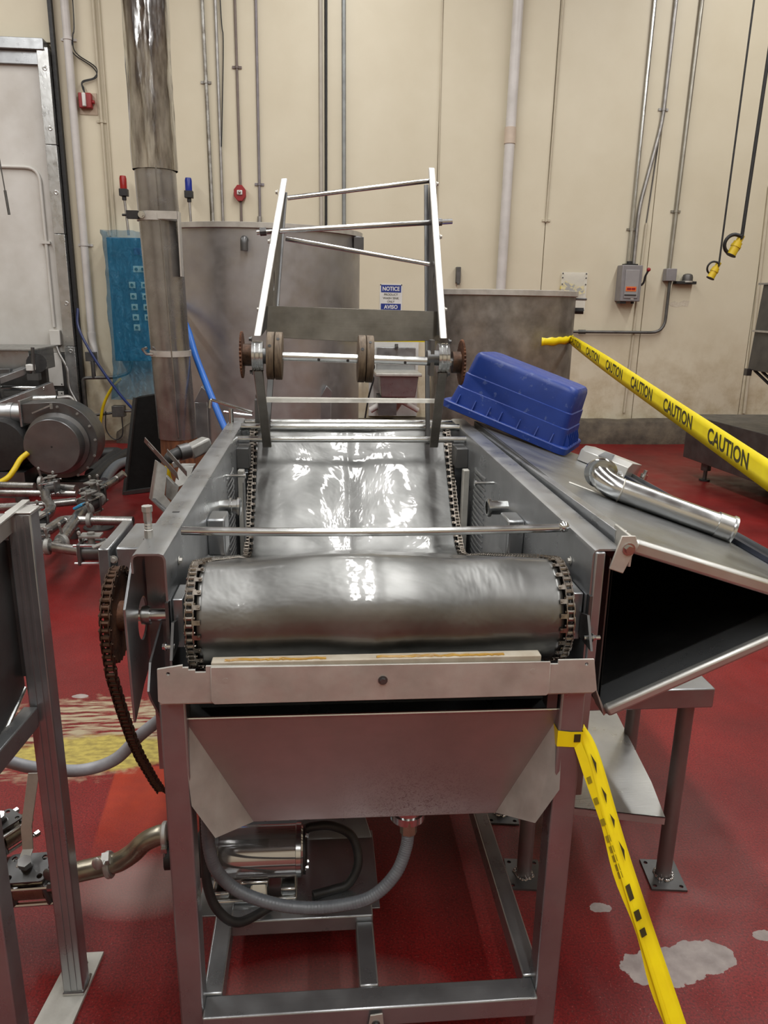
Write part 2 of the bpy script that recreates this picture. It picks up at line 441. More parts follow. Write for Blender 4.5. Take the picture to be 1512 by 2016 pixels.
def floor_material():
    m, nt, b = _new('red_epoxy_floor')
    g = nt.nodes.new('ShaderNodeNewGeometry'); sep = nt.nodes.new('ShaderNodeSeparateXYZ')
    lk(nt, g.outputs['Position'], sep.inputs[0])
    X_, Y_ = sep.outputs['X'], sep.outputs['Y']
    def noise(scale, detail=4, stretch=None):
        mp = nt.nodes.new('ShaderNodeMapping')
        if stretch: mp.inputs['Scale'].default_value = stretch
        n = nt.nodes.new('ShaderNodeTexNoise'); n.inputs['Scale'].default_value = scale; n.inputs['Detail'].default_value = detail
        lk(nt, g.outputs['Position'], mp.inputs[0]); lk(nt, mp.outputs[0], n.inputs['Vector'])
        return n.outputs['Fac']
    def ell(cx, cy, rx, ry, amp, ns, soft=0.04):
        dx = math_(nt, 'DIVIDE', math_(nt, 'SUBTRACT', X_, cx), rx); dy = math_(nt, 'DIVIDE', math_(nt, 'SUBTRACT', Y_, cy), ry)
        d = math_(nt, 'ADD', math_(nt, 'MULTIPLY', dx, dx), math_(nt, 'MULTIPLY', dy, dy))
        d = math_(nt, 'ADD', d, math_(nt, 'MULTIPLY', math_(nt, 'SUBTRACT', ns, 0.5), amp))
        return rng(nt, d, 1-soft, 1+soft, 1, 0)
    fine = noise(170, 4); med = noise(26, 6); jag = noise(34, 8); big = noise(2.2, 5)
    col = mix(nt, rng(nt, big, 0.35, 0.68, 0, 1), (0.22, 0.0115, 0.011), (0.135, 0.008, 0.0085))
    col = mix(nt, rng(nt, fine, 0.42, 0.66, 0, 0.7), col, (0.045, 0.006, 0.006))
    col = mix(nt, rng(nt, noise(240, 2), 0.66, 0.72, 0, 0.5), col, (0.42, 0.2, 0.16))
    # newer, brighter epoxy patch beside the machine
    px = math_(nt, 'MULTIPLY', rng(nt, math_(nt, 'ADD', X_, math_(nt, 'MULTIPLY', Y_, 0.07)), -0.548, -0.54, 0, 1), rng(nt, Y_, 2.40, 2.41, 1, 0))
    px = math_(nt, 'MULTIPLY', px, math_(nt, 'MULTIPLY', rng(nt, Y_, 1.9, 2.2, 0, 1), rng(nt, X_, -0.3, 0.0, 1, 0)))
    col = mix(nt, math_(nt, 'MULTIPLY', px, rng(nt, med, 0.25, 0.6, 1, 0.7)), col, (0.34, 0.035, 0.012))
    # worn-through strip: red streaks over grey, then the yellow primer
    st = noise(16, 5, (0.5, 3.2, 1))
    worn = math_(nt, 'MULTIPLY', ell(-0.92, 2.62, 0.42, 0.27, 1.2, med, 0.25), rng(nt, st, 0.42, 0.55, 0, 1))
    col = mix(nt, worn, col, (0.36, 0.3, 0.2))
    yel = math_(nt, 'MULTIPLY', ell(-0.82, 2.5, 0.3, 0.115, 1.0, med, 0.25), rng(nt, Y_, 2.355, 2.375, 0, 1))
    col = mix(nt, yel, col, mix(nt, rng(nt, noise(30, 3, (1, 2, 1)), 0.35, 0.6, 0, 1), (0.28, 0.22, 0.06), (0.46, 0.37, 0.09)))
    # pale patches: dusty haze at the left, a soft reflection painted under the shelf
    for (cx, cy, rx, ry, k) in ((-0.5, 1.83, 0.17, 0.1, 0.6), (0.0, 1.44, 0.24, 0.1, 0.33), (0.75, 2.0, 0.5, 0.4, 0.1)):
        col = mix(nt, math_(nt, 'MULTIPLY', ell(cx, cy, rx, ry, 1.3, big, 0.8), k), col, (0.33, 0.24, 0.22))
    # chips down to the concrete
    for (cx, cy, rx, ry, a) in ((0.86, 1.468, 0.115, 0.058, 0.9), (0.965, 1.49, 0.085, 0.052, 1.0), (0.765, 1.668, 0.03, 0.017, 2.2),
                                (-0.985, 2.92, 0.032, 0.018, 1.0), (1.165, 1.545, 0.03, 0.018, 1.5), (1.17, 1.482, 0.032, 0.012, 1.5)):
        col = mix(nt, ell(cx, cy, rx, ry, a*1.3, jag, 0.02), col, mix(nt, rng(nt, med, 0.3, 0.7, 0, 1), (0.36, 0.31, 0.29), (0.24, 0.2, 0.19)))
    col = mix(nt, rng(nt, noise(9, 7), 0.76, 0.765, 0, 1), col, (0.36, 0.3, 0.27))
    lk(nt, col, b.inputs['Base Color'])
    lk(nt, rng(nt, noise(7, 5), 0.3, 0.7, 0.3, 0.5), b.inputs['Roughness'])
    b.inputs['Specular IOR Level'].default_value = 0.3
    bumpn(nt, b, fine, 0.35, 0.0018)
    return m
floor_m = floor_material()

# ================================================================ the hall
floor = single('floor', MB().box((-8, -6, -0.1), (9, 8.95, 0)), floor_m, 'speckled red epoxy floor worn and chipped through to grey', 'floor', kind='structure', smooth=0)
single('ceiling', MB().box((-8, -6, 6.2), (9, 8.95, 6.3)), MAT('dim_ceiling', (.2, .2, .2), (.17, .17, .17), 0, (.6, .7)), 'plain grey hall ceiling high above the machines', 'ceiling', kind='structure', smooth=0)
single('wall_left', MB().box((-8.1, -6, 0), (-8, 8.95, 6.3)), wall_m, 'cream side wall of the hall, left of the door', 'wall', kind='structure', smooth=0)
single('wall_right', MB().box((9, -6, 0), (9.1, 8.95, 6.3)), wall_m, 'cream side wall of the hall, right of the tanks', 'wall', kind='structure', smooth=0)
single('wall_front', MB().box((-8, -6.1, 0), (9, -6, 6.3)), wall_m, 'cream wall of the hall opposite the tanks', 'wall', kind='structure', smooth=0)
wb = thing('wall_back', 'cream panelled wall with vertical joints behind the tanks and conduits', 'wall', (0, 8.85, 0), kind='structure')
part('backing', MB().box((-8, 8.83, 0), (9, 8.95, 6.2)), conduit_painted, wb, smooth=0)
seams = [-8, -6.9, -5.7, -4.5, -3.35, -2.6, -1.7, -1.13, 0.09, 1.295, 2.52, 3.735, 5.06, 6.27, 7.5, 9]
for a, b in zip(seams[:-1], seams[1:]):
    if b <= -2.6 and a > -3.4:
        part('panel', MB().box((a+.004, 8.80, 4.0), (b-.004, 8.835, 6.2)), wall_m, wb, bev=.004, smooth=0)
    else:
        part('panel', MB().box((a+.004, 8.80, 0.0), (b-.004, 8.835, 6.2)), wall_m, wb, bev=.004, smooth=0)
# concrete kerb along the wall foot, with a broken left end
kb = MB()
random.seed(2)
nx = 60
pv = []
for i in range(nx+1):
    x = -2.25 + (9+2.25)*i/nx
    h = 0.275 + random.uniform(-.012, .012)
    dpt = 8.62 + random.uniform(-.02, .02)
    if i == 0: h = .12
    if i == 1: h = .25
    pv += [(x, dpt, 0), (x, dpt+.015, h-.03), (x, dpt+.05, h), (x, 8.80, h)]
fs = []
for i in range(nx):
    for k in range(3):
        fs.append((i*4+k, (i+1)*4+k, (i+1)*4+k+1, i*4+k+1))
fs += [(0, 1, 2, 3), (nx*4+3, nx*4+2, nx*4+1, nx*4)]
kb.add(pv, fs)
single('baseboard_back', kb, curb_m, 'dirty concrete kerb running along the foot of the cream wall', 'kerb', kind='structure', smooth=60)

# cold-room door at the left
d = thing('door_1', 'white insulated cold-room door in a dented steel frame', 'door', (-3.2, 8.75, 0), kind='structure')
part('door_panel', MB().box((-4.6, 8.76, 0.98), (-2.73, 8.83, 3.8)), white_panel, d, bev=.006, smooth=0)
hd = MB().box((-4.6, 8.66, 3.90), (-2.66, 8.83, 4.0)).box((-4.6, 8.72, 3.78), (-2.72, 8.80, 3.90))
part('header', hd, steel_x, d, bev=.004)
jb = MB()
zs = [0.28, 1.05, 2.2, 3.05, 3.93]
for a, b in zip(zs[:-1], zs[1:]):
    jb.box((-2.735, 8.68, a+.003), (-2.625, 8.83, b-.003))
for z in (3.74, 3.2, 2.6, 1.5, 1.0):
    jb.lathe((-2.67, 8.681, z), (0, -1, 0), [(.028, -.001), (.02, .004), (.006, .001), (0, .001)], 16)
part('jamb', jb, STEEL('dented_bright_frame', (0.58, .57, .55), (.4, .39, .37), (.22, .4), br=(5, 5, 2.2), bump=.8), d, bev=.003)
part('kick_plate', MB().box((-4.6, 8.74, 0.0), (-2.735, 8.83, 0.975)), steel_dark, d, bev=.004)
part('cover_plate', MB().box((-3.02, 8.725, .62), (-2.79, 8.742, .98)), white_panel, d, bev=.003)
part('cover_plate', MB().box((-2.96, 8.725, .3), (-2.8, 8.742, .56)), white_panel, d, bev=.003)
rv = MB()
for (x0, x1, z0, z1) in ((-3.0, -2.81, .64, .96), (-2.94, -2.82, .32, .54)):
    for x in (x0, (x0+x1)/2, x1):
        for z in (z0, z1): rv.cyl((x, 8.726, z), (x, 8.72, z), .007, n=6)
part('rivets', rv, black_rubber, d)
single('gap_strip', MB().box((-2.612, 8.74, 0.28), (-2.575, 8.80, 6.2)), black_rubber, 'narrow black strip standing in for the dark gap between door frame and cream wall', 'trim', kind='structure')  # solid black strip painting in the darkness of an open gap

# ================================================================ the belt washer
mc = thing('belt_washer', 'stainless steel trough washer with wide mesh belt and sloped drip pan in front', 'washer', (0.115, 2.1, 0))
XL, XR = -0.28, 0.525          # inner faces of the trough walls
ZT = 1.145                     # rail height
# legs
for x0 in (-0.297, 0.466):
    part('leg', MB().box((x0, 1.29, 0.0), (x0+.049, 1.34, 0.90)), steel_z, mc, bev=.004)
    part('leg', MB().box((x0, 2.90, 0.0), (x0+.049, 2.95, 0.95)), steel_z, mc, bev=.004)
# trough walls, each with its rolled rail and lip
def wall_profile(sgn, xi, y0, y1):
    # sheet, rolled top flange going outward, down lip
    p = [(xi, .58), (xi, ZT-.012), (xi+sgn*.004, ZT-.003), (xi+sgn*.012, ZT), (xi+sgn*.052, ZT), (xi+sgn*.060, ZT-.004), (xi+sgn*.063, ZT-.012), (xi+sgn*.063, ZT-.038)]
    t = .004
    q = [(xi+sgn*t, .58), (xi+sgn*t, ZT-.013), (xi+sgn*.007, ZT-.006), (xi+sgn*.013, ZT-t), (xi+sgn*.051, ZT-t), (xi+sgn*.057, ZT-.007), (xi+sgn*.059, ZT-.013), (xi+sgn*.059, ZT-.038)]
    n = len(p)
    mb = MB(); vs = []; fs = []
    for y in (y0, y1):
        vs += [(x, y, z) for (x, z) in p] + [(x, y, z) for (x, z) in q]
    m = 2*n
    for i in range(n-1):
        fs += [(i, i+1, m+i+1, m+i), (n+i+1, n+i, m+n+i, m+n+i+1), (i, n+i, n+i+1, i+1), (m+i+1, m+n+i+1, m+n+i, m+i)]
    fs += [(0, m, m+n, n), (n-1, 2*n-1, m+2*n-1, m+n-1)]
    return mb.add(vs, fs)
for sgn, xi in ((-1, XL), (1, XR)):
    part('side_wall', wall_profile(sgn, xi, 1.35, 3.0), steel_y, mc, smooth=30)
part('corner_web', MB().box((XL-.064, 1.462, .62), (XL-.004, 1.468, ZT-.006)), steel_z, mc)
part('corner_strip', MB().box((XR+.004, 1.345, .60), (XR+.024, 1.358, ZT-.005)), steel_z, mc, bev=.003)
part('end_wall', MB().box((XL, 3.0, .55), (XR, 3.006, 1.12)), steel_x, mc)
part('trough_floor', MB().box((XL, 1.62, .57), (XR, 3.0, .578)), steel_x, mc)
# weld and bolt marks at the trough mouth
part('wall_bolt', MB().bolt((XL+.001, 1.47, 1.09), (1, 0, 0), .006), steel_light, mc)
part('wall_bolt', MB().bolt((XR-.001, 1.47, 1.08), (-1, 0, 0), .006), steel_light, mc)
# bent front cross rod
rod = []
for i in range(25):
    t = i/24
    rod.append((XL+.004+(XR-XL-.008)*t, 1.50, 1.143-.006*sin(pi*t)))
part('cross_rod', MB().sweep(rod, .0088, 14), steel_bright, mc)
part('rod_boss', MB().sphere((XR-.012, 1.497, 1.146), .012, 12, 8), steel_bright, mc)
for (y, z, r) in ((2.66, 1.122, .0115), (2.80, 1.142, .0135), (2.955, 1.135, .0125)):
    part('cross_rod', MB().cyl((XL, y, z), (XR, y, z), r, n=16), steel_bright, mc)
# front bar with notched ends
F = 1.27
ob = [(-.293, .889), (-.286, .884), (.521, .884), (.527, .889), (.516, .953), (.447, .953), (.447, .945), (.432, .945), (.432, .938), (.408, .938), (.408, .946),
      (-.196, .957), (-.205, .957), (-.205, .945), (-.224, .945), (-.224, .950), (-.236, .950), (-.236, .955), (-.246, .955), (-.246, .960), (-.291, .953)]
bar = MB().plate((0, F+.005, 0), (1, 0, 0), (0, 0, 1), ob, .005, [circle(-.272, .944, .0035, 10), circle(.502, .944, .0035, 10)])
bar.box((-.291, F+.004, .880), (.521, 1.335, .886))
part('front_bar', bar, steel_light, mc, bev=.0015)
cv = MB().plate((0, F, 0), (1, 0, 0), (0, 0, 1), [(-.198, .889), (-.192, .882), (.428, .882), (.433, .888), (.431, .952), (-.196, .956)], .004)
cvp = part('cover_strip', cv, steel_light, mc, bev=.001)
part('bolt', MB().bolt((.116, F-.004, .923), (0, -1, 0), .006, .005), steel_dark, cvp)
part('bolt', MB().bolt((-.17, F-.003, .93), (0, -1, 0), .0055, .001), steel_light, cvp)
part('bolt', MB().bolt((.398, F-.003, .934), (0, -1, 0), .0055, .001), steel_light, cvp)
wear = part('wear_strip', MB().box((-.196, 1.274, .945), (.415, 1.298, .962)), MAT('yellowed_wear_strip', (.42, .38, .31), (.34, .29, .22), 0, (.4, .6), 30), mc, bev=.002)
gl = MB()
for (x0, x1) in ((-.172, .012), (.105, .345)):
    pts = [(x0+(x1-x0)*i/40, 1.280+random.uniform(-.002, .002), .9625) for i in range(41)]
    gl.sweep(pts, .0018, 6)
    gl.sweep([(a, b+.006+random.uniform(-.001, .001), c-.0005) for (a, b, c) in pts[::2]], .0016, 6)
part('glue_bead', gl, glue, wear)
# gussets, bearing blocks, roller, shaft
for sgn, xi in ((-1, XL), (1, XR)):
    part('gusset', MB().plate((xi-.006*sgn, 1.30, .955), (0, 1, 0), (0, 0, 1), [(0, 0), (.07, 0), (.07, .05), (.035, .06)], .005), steel_dark, mc)
    part('adjuster_bolt', MB().cyl((xi-.012*sgn, 1.325, .972), (xi+(.02 if sgn > 0 else .008)*sgn, 1.325, .972), .0045, n=8).bolt((xi+.004*sgn, 1.325, .972), (sgn, 0, 0), .006, .005), steel_bright, mc)
    part('bearing_block', MB().box((min(xi-.002*sgn, xi-.022*sgn), 1.375, .945), (max(xi-.002*sgn, xi-.022*sgn), 1.455, 1.045)), steel_z, mc, bev=.002)
    part('slide_plate', MB().box((min(xi, xi+.006*sgn), 1.345, .95), (max(xi, xi+.006*sgn), 1.362, 1.05)), steel_dark, mc)
RC = (1.42, .995)
part('roller_shaft', MB().cyl((-.405, RC[0], RC[1]), (.56, RC[0], RC[1]), .0125, n=20), steel_bright, mc)
part('head_roller', MB().cyl((-.225, RC[0], RC[1]), (.465, RC[0], RC[1]), .088, n=32), steel_dark, mc)
# ------------------------------------------------ mesh belt
def arc(cy, cz, r, a0, a1, n):
    return [(cy+r*cos(a0+(a1-a0)*i/n), cz+r*sin(a0+(a1-a0)*i/n)) for i in range(n+1)]
RB = .102
prof = [(1.62, .86)] + arc(RC[0], RC[1], RB, radians(-80), radians(-285), 22) + [(1.62, 1.036), (1.85, .960), (2.10, .877), (2.30, .805), (2.38, .785), (2.43, .795), (2.47, .82), (2.56, .895), (2.70, 1.045), (2.765, 1.11)] \
    + arc(2.83, 1.055, .085, radians(140), radians(-30), 10) + [(2.93, .8)]
def resample(P, step):
    P = [Vector((a, b, 0)) for (a, b) in P]
    out = [P[0]]; acc = 0.0
    for a, b in zip(P[:-1], P[1:]):
        L = (b-a).length
        while acc + L >= step:
            a = a + (b-a).normalized()*(step-acc); L = (b-a).length; acc = 0
            out.append(a)
        acc += L
    return out
def dent(x, s):
    # shallow waves and creases of the slack belt
    p = Vector((x*4.2, s*3.4, 3.7))
    v = mnoise.noise(p)*.0085 + mnoise.noise(Vector((x*10, s*8, 9.1)))*.0030
    v += .0020*math.exp(-((x-.098)/.0035)**2) + .0016*math.exp(-((x-.113)/.003)**2)
    v += .0012*math.exp(-((x-.40-.02*sin(s*7))/.003)**2)
    e = min(1, (x+.228)/.10, (.470-x)/.10)
    return v*max(0.0, e)
P2 = resample(prof, .012)
BX0, BX1, NXB = -.226, .468, 70
bm_ = MB(); vs = []; fs = []
for i, p in enumerate(P2):
    t = (P2[min(i+1, len(P2)-1)] - P2[max(i-1, 0)]).normalized()
    nrm = Vector((t.y, -t.x, 0))*-1
    for k in range(NXB+1):
        x = BX0 + (BX1-BX0)*k/NXB
        h = dent(x, i*.012)
        if 32 <= i <= 90:
            h += .016*sin(pi*(i-32)/58)**.7*sin(pi*k/NXB)**1.2*(1+.25*sin(x*13+1))
        q = p + nrm*h
        vs.append((x, q.x, q.y))
w_ = NXB+1
for i in range(len(P2)-1):
    for k in range(NXB):
        fs.append((i*w_+k, i*w_+k+1, (i+1)*w_+k+1, (i+1)*w_+k))
bm_.add(vs, fs)
belt_m, nt_, b_ = _new('fine_mesh_belt')
b_.inputs['Metallic'].default_value = 1.0
lk(nt_, mix(nt_, rng(nt_, nz(nt_, 6, 5, .6), .35, .7, 0, 1), (.215, .217, .213), (.14, .142, .138)), b_.inputs['Base Color'])
lk(nt_, rng(nt_, nz(nt_, 9, 5, .6), .3, .7, .34, .46), b_.inputs['Roughness'])
# tight polish of the wire crowns over the duller weave
b_.inputs['Coat Weight'].default_value = 0.5
b_.inputs['Coat Roughness'].default_value = 0.05
bn_ = nt_.nodes.new('ShaderNodeBump')
bn_.inputs['Strength'].default_value = .5; bn_.inputs['Distance'].default_value = .010
lk(nt_, nz(nt_, 5, 4, .55, (1, 1, 1), .6), bn_.inputs['Height'])
lk(nt_, bn_.outputs[0], b_.inputs['Normal']); lk(nt_, bn_.outputs[0], b_.inputs['Coat Normal'])
belt = part('mesh_belt', bm_, belt_m, mc, smooth=180)
m_ = belt.modifiers.new('thick', 'SOLIDIFY'); m_.thickness = .0014; m_.offset = -1
# ------------------------------------------------ belt chains, link by link
def oval(L, r, n=4):
    out = []
    for (sx, a0) in ((1, -pi/2), (-1, pi/2)):
        for i in range(n+1):
            a = a0 + pi*i/n
            out.append((sx*L/2+r*cos(a), r*sin(a)))
    return out
def link_mesh(name, pitch, r, w, mat):
    mb = MB()
    for y in (-w/2, w/2-.0016):
        mb.plate((0, y+.0016, 0), (1, 0, 0), (0, 0, 1), oval(pitch, r*.98), .0016)
    mb.cyl((-pitch/2, -w*.62, 0), (-pitch/2, w*.62, 0), r*.36, n=6)
    mb.cyl((-pitch/2, -w*.4, 0), (-pitch/2, w*.4, 0), r*.72, n=8, cap=False)
    return mesh_of(name, mb, mat, smooth=40)
def run_chain(parent, X, path, pitch, me_a, me_b, tab=None, tabdir=1, tab_range=None, stop=None):
    pts = resample(path, pitch)
    for i in range(len(pts)-1):
        a, b = pts[i], pts[i+1]
        d = (b-a).normalized()
        ex = Vector((0, d.x, d.y)); ey = Vector((1, 0, 0)); ez = ex.cross(ey)
        c = (a+b)/2
        M4 = Matrix(((ex.x, ey.x, ez.x, X), (ex.y, ey.y, ez.y, c.x), (ex.z, ey.z, ez.z, c.y), (0, 0, 0, 1)))
        inst('link', me_a if i % 2 else me_b, parent, M4)
        if tab and i % 2 == 0 and tab_range[0] <= i < tab_range[1]:
            inst('tab', tab, parent, M4 @ Matrix.Scale(tabdir, 4, (0, 1, 0)) @ Matrix.Scale(-1, 4, (0, 0, 1)))
PITCH = .0136
lk_a = link_mesh('chain_link', PITCH, .0062, .017, chain_metal)
lk_b = link_mesh('chain_link', PITCH, .0062, .013, chain_metal)
tb = MB().plate((-.005, .008, .004), (1, 0, 0), (0, 1, 0), [(0, 0), (.009, 0), (.009, .012), (0, .012)], .0015, [circle(.005, .0085, .0018, 8)]).box((-.005, .0065, -.004), (.005, .008, .0055))
tb.cyl((0, .0165, .0045), (0, .0165, .0085), .0028, n=6)
tab_me = mesh_of('belt_tab', tb, chain_metal, smooth=0)
cpath = [(1.62, .86)] + arc(RC[0], RC[1], RB-.001, radians(-80), radians(-285), 30) + [(1.62, 1.038), (1.85, .962), (2.10, .880), (2.30, .808)]
cpath2 = [(2.31, .803), (2.38, .785), (2.43, .795), (2.47, .82), (2.56, .895), (2.70, 1.045), (2.765, 1.11)] + arc(2.83, 1.055, .085, radians(140), radians(20), 10)
for X, td in ((-.239, 1), (.481, -1)):
    part('head_sprocket', MB().cyl((X-.007, RC[0], RC[1]), (X+.007, RC[0], RC[1]), RB-.012, n=24), steel_dark, mc)
    part('tail_sprocket', MB().cyl((X-.006, 2.83, 1.055), (X+.006, 2.83, 1.055), .074, n=24), steel_dark, mc)
    ch = bpy.data.objects.new('belt_chain', None)
    COL.objects.link(ch); ch.parent = mc; ORG[ch] = ORG[mc]
    run_chain(ch, X, cpath, PITCH, lk_a, lk_b, tab_me, td, (4, 46))
    run_chain(ch, X, cpath2, PITCH, lk_a, lk_b, tab_me, td, (0, 60))
part('tail_roller', MB().cyl((-.225, 2.83, 1.055), (.465, 2.83, 1.055), .074, n=28), steel_dark, mc)
part('tail_shaft', MB().cyl((XL, 2.83, 1.055), (XR, 2.83, 1.055), .014, n=14), steel_bright, mc)
# ------------------------------------------------ inside the trough
for sgn, xi in ((-1, XL), (1, XR)):
    s = -sgn
    # ferruled spray ports
    yc, zc = (2.12, 1.025) if sgn < 0 else (2.02, 1.045)
    ln = .060 if sgn < 0 else .058
    p = MB().lathe((xi, yc, zc), (s, 0, 0), [(.020, 0), (.020, ln-.012), (.026, ln-.010), (.026, ln-.003), (.022, ln), (.018, ln), (.017, 0)], 24)
    if sgn < 0:
        p.lathe((xi+.026, yc, zc), (1, 0, 0), [(.021, 0), (.0255, .002), (.0255, .008), (.021, .010)], 24)
    part('spray_port', p, steel_bright, mc)
    # thermowell pin
    yy, zz = (2.28, 1.078) if sgn < 0 else (2.19, 1.075)
    part('probe_pin', MB().cyl((xi, yy, zz), (xi+s*.058, yy, zz), .0045, n=10).cyl((xi+s*.054, yy, zz), (xi+s*.06, yy, zz), .009, n=12), steel_bright, mc)
    # welded channel box near the rail
    yb = 1.86 if sgn < 0 else 1.83
    part('wall_box', MB().box((min(xi, xi+s*.045), yb, .965), (max(xi, xi+s*.045), yb+.085, 1.062)), steel_y, mc, bev=.005)
    # guide behind the chain, and its bracket blocks
    part('chain_guide', MB().box((min(xi+s*.012, xi+s*.034), 2.50, .62), (max(xi+s*.012, xi+s*.034), 2.53, 1.045)), steel_light, mc, bev=.003)
    part('bearing_block', MB().box((min(xi, xi+s*.042), 2.60, 1.03), (max(xi, xi+s*.042), 2.70, 1.10)), steel_dark, mc, bev=.002)
    # hammered ridges pressed into the wall
    rg = MB()
    for k in range(20):
        z = 1.06 - k*.019
        rg.sweep([(xi+s*.0005, 2.30, z), (xi+s*.004, 2.36, z), (xi+s*.004, 2.44, z), (xi+s*.0005, 2.47, z)], .0035, 6)
    part('pressed_ridges', rg, steel_y, mc)
part('lifting_plate', MB().plate((XL+.060, 2.18, 1.03), (0, 1, 0), (0, 0, 1), [(-.005, -.13), (.03, -.13), (.055, 0), (.05, .055), (.0, .05)], .003), steel_dark, mc)
# ------------------------------------------------ rail details on the left
part('threaded_stud', MB().lathe((-.330, 1.45, 1.145), (0, 0, 1), [(.0085, 0), (.0085, .016), (.007, .017), (.0078, .020), (.007, .023), (.0078, .026), (.007, .029), (.0078, .032), (.0085, .036), (.0085, .052), (.0105, .053), (.0105, .064), (.0, .064)], 8), steel_foot, mc, smooth=20)
part('rail_slot', MB().box((-.318, 1.63, 1.1452), (-.303, 1.637, 1.1458)), black_rubber, mc)
part('rail_pin', MB().cyl((-.322, 2.86, 1.145), (-.322, 2.86, 1.20), .009, n=10), steel_bright, mc)
hl = MB().sweep(fillet([(-.415, 2.98, 1.185), (-.41, 2.98, 1.218), (-.25, 2.94, 1.175)], .008, 4), .006, 8)
hl.sweep(fillet([(-.36, 2.96, 1.175), (-.25, 2.93, 1.165)], .005), .005, 8)
part('latch_handle', hl, steel_bright, mc)
part('latch_block', MB().box((-.235, 2.86, 1.14), (-.195, 2.90, 1.235)).cyl((-.22, 2.9, 1.235), (-.22, 2.9, 1.25), .014, n=10), steel_dark, mc, bev=.003)
# ------------------------------------------------ drive side: bearing plate, sprocket, drive chain
PX = -.352
bp = MB().plate((PX, 0, 0), (0, 1, 0), (0, 0, 1), [(1.305, 1.055), (1.316, .820), (1.40, .855), (1.58, .9), (1.58, 1.11), (1.385, 1.12)], .005, [circle(1.43, .985, .043, 24)])
part('bearing_plate', bp, steel_y, mc, bev=.0012)
part('shaft_collar', MB().tube((PX+.006, RC[0], RC[1]), (PX+.022, RC[0], RC[1]), .019, .0125), steel_bright, mc)
sk = MB().plate((-.322, 0, 0), (0, 1, 0), (0, 0, 1), [(1.315, .885), (1.33, .86), (1.60, .55), (2.3, .55), (2.3, .95), (1.6, 1.0), (1.345, .93)], .004)
part('side_skirt', sk, steel_z, mc)
sp = MB()
SPC = (1.43, .99)
teeth = []
for i in range(60):
    a = 2*pi*i/60
    r = .086 if i % 2 else .092
    teeth.append((SPC[0]+r*cos(a), SPC[1]+r*sin(a)))
sp.plate((-.399, 0, 0), (0, 1, 0), (0, 0, 1), teeth, .008)
sp.cyl((-.405, SPC[0], SPC[1]), (-.372, SPC[0], SPC[1]), .03, n=16)
drv = part('drive_sprocket', sp, rust, mc)
dpath = arc(SPC[0], SPC[1], .093, radians(25), radians(188), 30) + [(1.352, .90), (1.40, .80), (1.455, .70), (1.51, .62), (1.565, .55), (1.62, .48), (1.69, .40)]
dl_a = link_mesh('drive_link', .0142, .0068, .020, rust_chain)
dl_b = link_mesh('drive_link', .0142, .0068, .0155, rust_chain)
dch = bpy.data.objects.new('drive_chain', None)
COL.objects.link(dch); dch.parent = mc; ORG[dch] = ORG[mc]
run_chain(dch, -.395, dpath, .0142, dl_a, dl_b)
# control box bolted to the left wall
cb = part('side_box', MB().box((-.437, 1.60, .93), (-.344, 1.79, 1.075)), steel_y, mc, bev=.004)
part('box_lid', MB().box((-.470, 1.585, .93), (-.446, 1.805, 1.078)), steel_y, cb, bev=.003)
part('lid_bolt', MB().bolt((-.441, 1.597, 1.05), (0, -1, 0), .006).bolt((-.441, 1.597, .96), (0, -1, 0), .006), steel_light, cb)
# ------------------------------------------------ drip pan under the front bar
pan = MB()
t_ = .003
TL, TR, BL, BR = (-.256, 1.305, .832), (.478, 1.305, .830), (-.142, 1.40, .526), (.381, 1.40, .524)
pan.prism([TL, TR, BR, BL], (0, .003, .001))
dp = part('drip_pan', pan, steel_pan, mc, bev=.001)
lw = MB().prism([TL, BL, (-.205, 1.285, .580), (-.247, 1.285, .655), (-.257, 1.295, .80)], (.001, .003, .001))
part('pan_wing', lw, steel_light, dp, label='pale bent wing of the pan')
rw = MB().prism([TR, (.475, 1.295, .80), (.477, 1.285, .660), (.433, 1.285, .584), BR], (-.001, .003, .001))
part('pan_wing', rw, steel_light, dp, label='pale bent wing of the pan')
bk = MB().prism([TL, BL, (-.142, 1.62, .60), (-.27, 1.62, .83)], (.003, 0, .001)).prism([TR, (.5, 1.62, .83), (.381, 1.62, .60), BR], (-.003, 0, .001))
bk.prism([BL, BR, (.381, 1.62, .60), (-.142, 1.62, .60)], (0, 0, .003)).box((-.27, 1.62, .58), (.5, 1.625, .86))
part('pan_body', bk, steel_y, dp)
part('pan_rim', MB().cyl(TL, TR, .003, n=8), steel_bright, dp)
part('outlet', MB().tube((.195, 1.46, .535), (.195, 1.46, .475), .036, .030).cyl((.195, 1.46, .54), (.195, 1.46, .47), .017, n=14).tube((.195, 1.46, .495), (.195, 1.46, .478), .0395, .033), steel_bright, dp)
part('outlet_union', MB().cyl((.195, 1.44, .49), (.195, 1.435, .455), .019, n=8), pipe_tarnish, dp)
part('hanger', MB().box((.442, 1.30, .835), (.462, 1.33, .884)), steel_dark, dp)
# dark cross sheet between bar and pan
part('cross_sheet', MB().box((-.247, 1.40, .80), (.466, 1.405, .884)), steel_dark, mc)
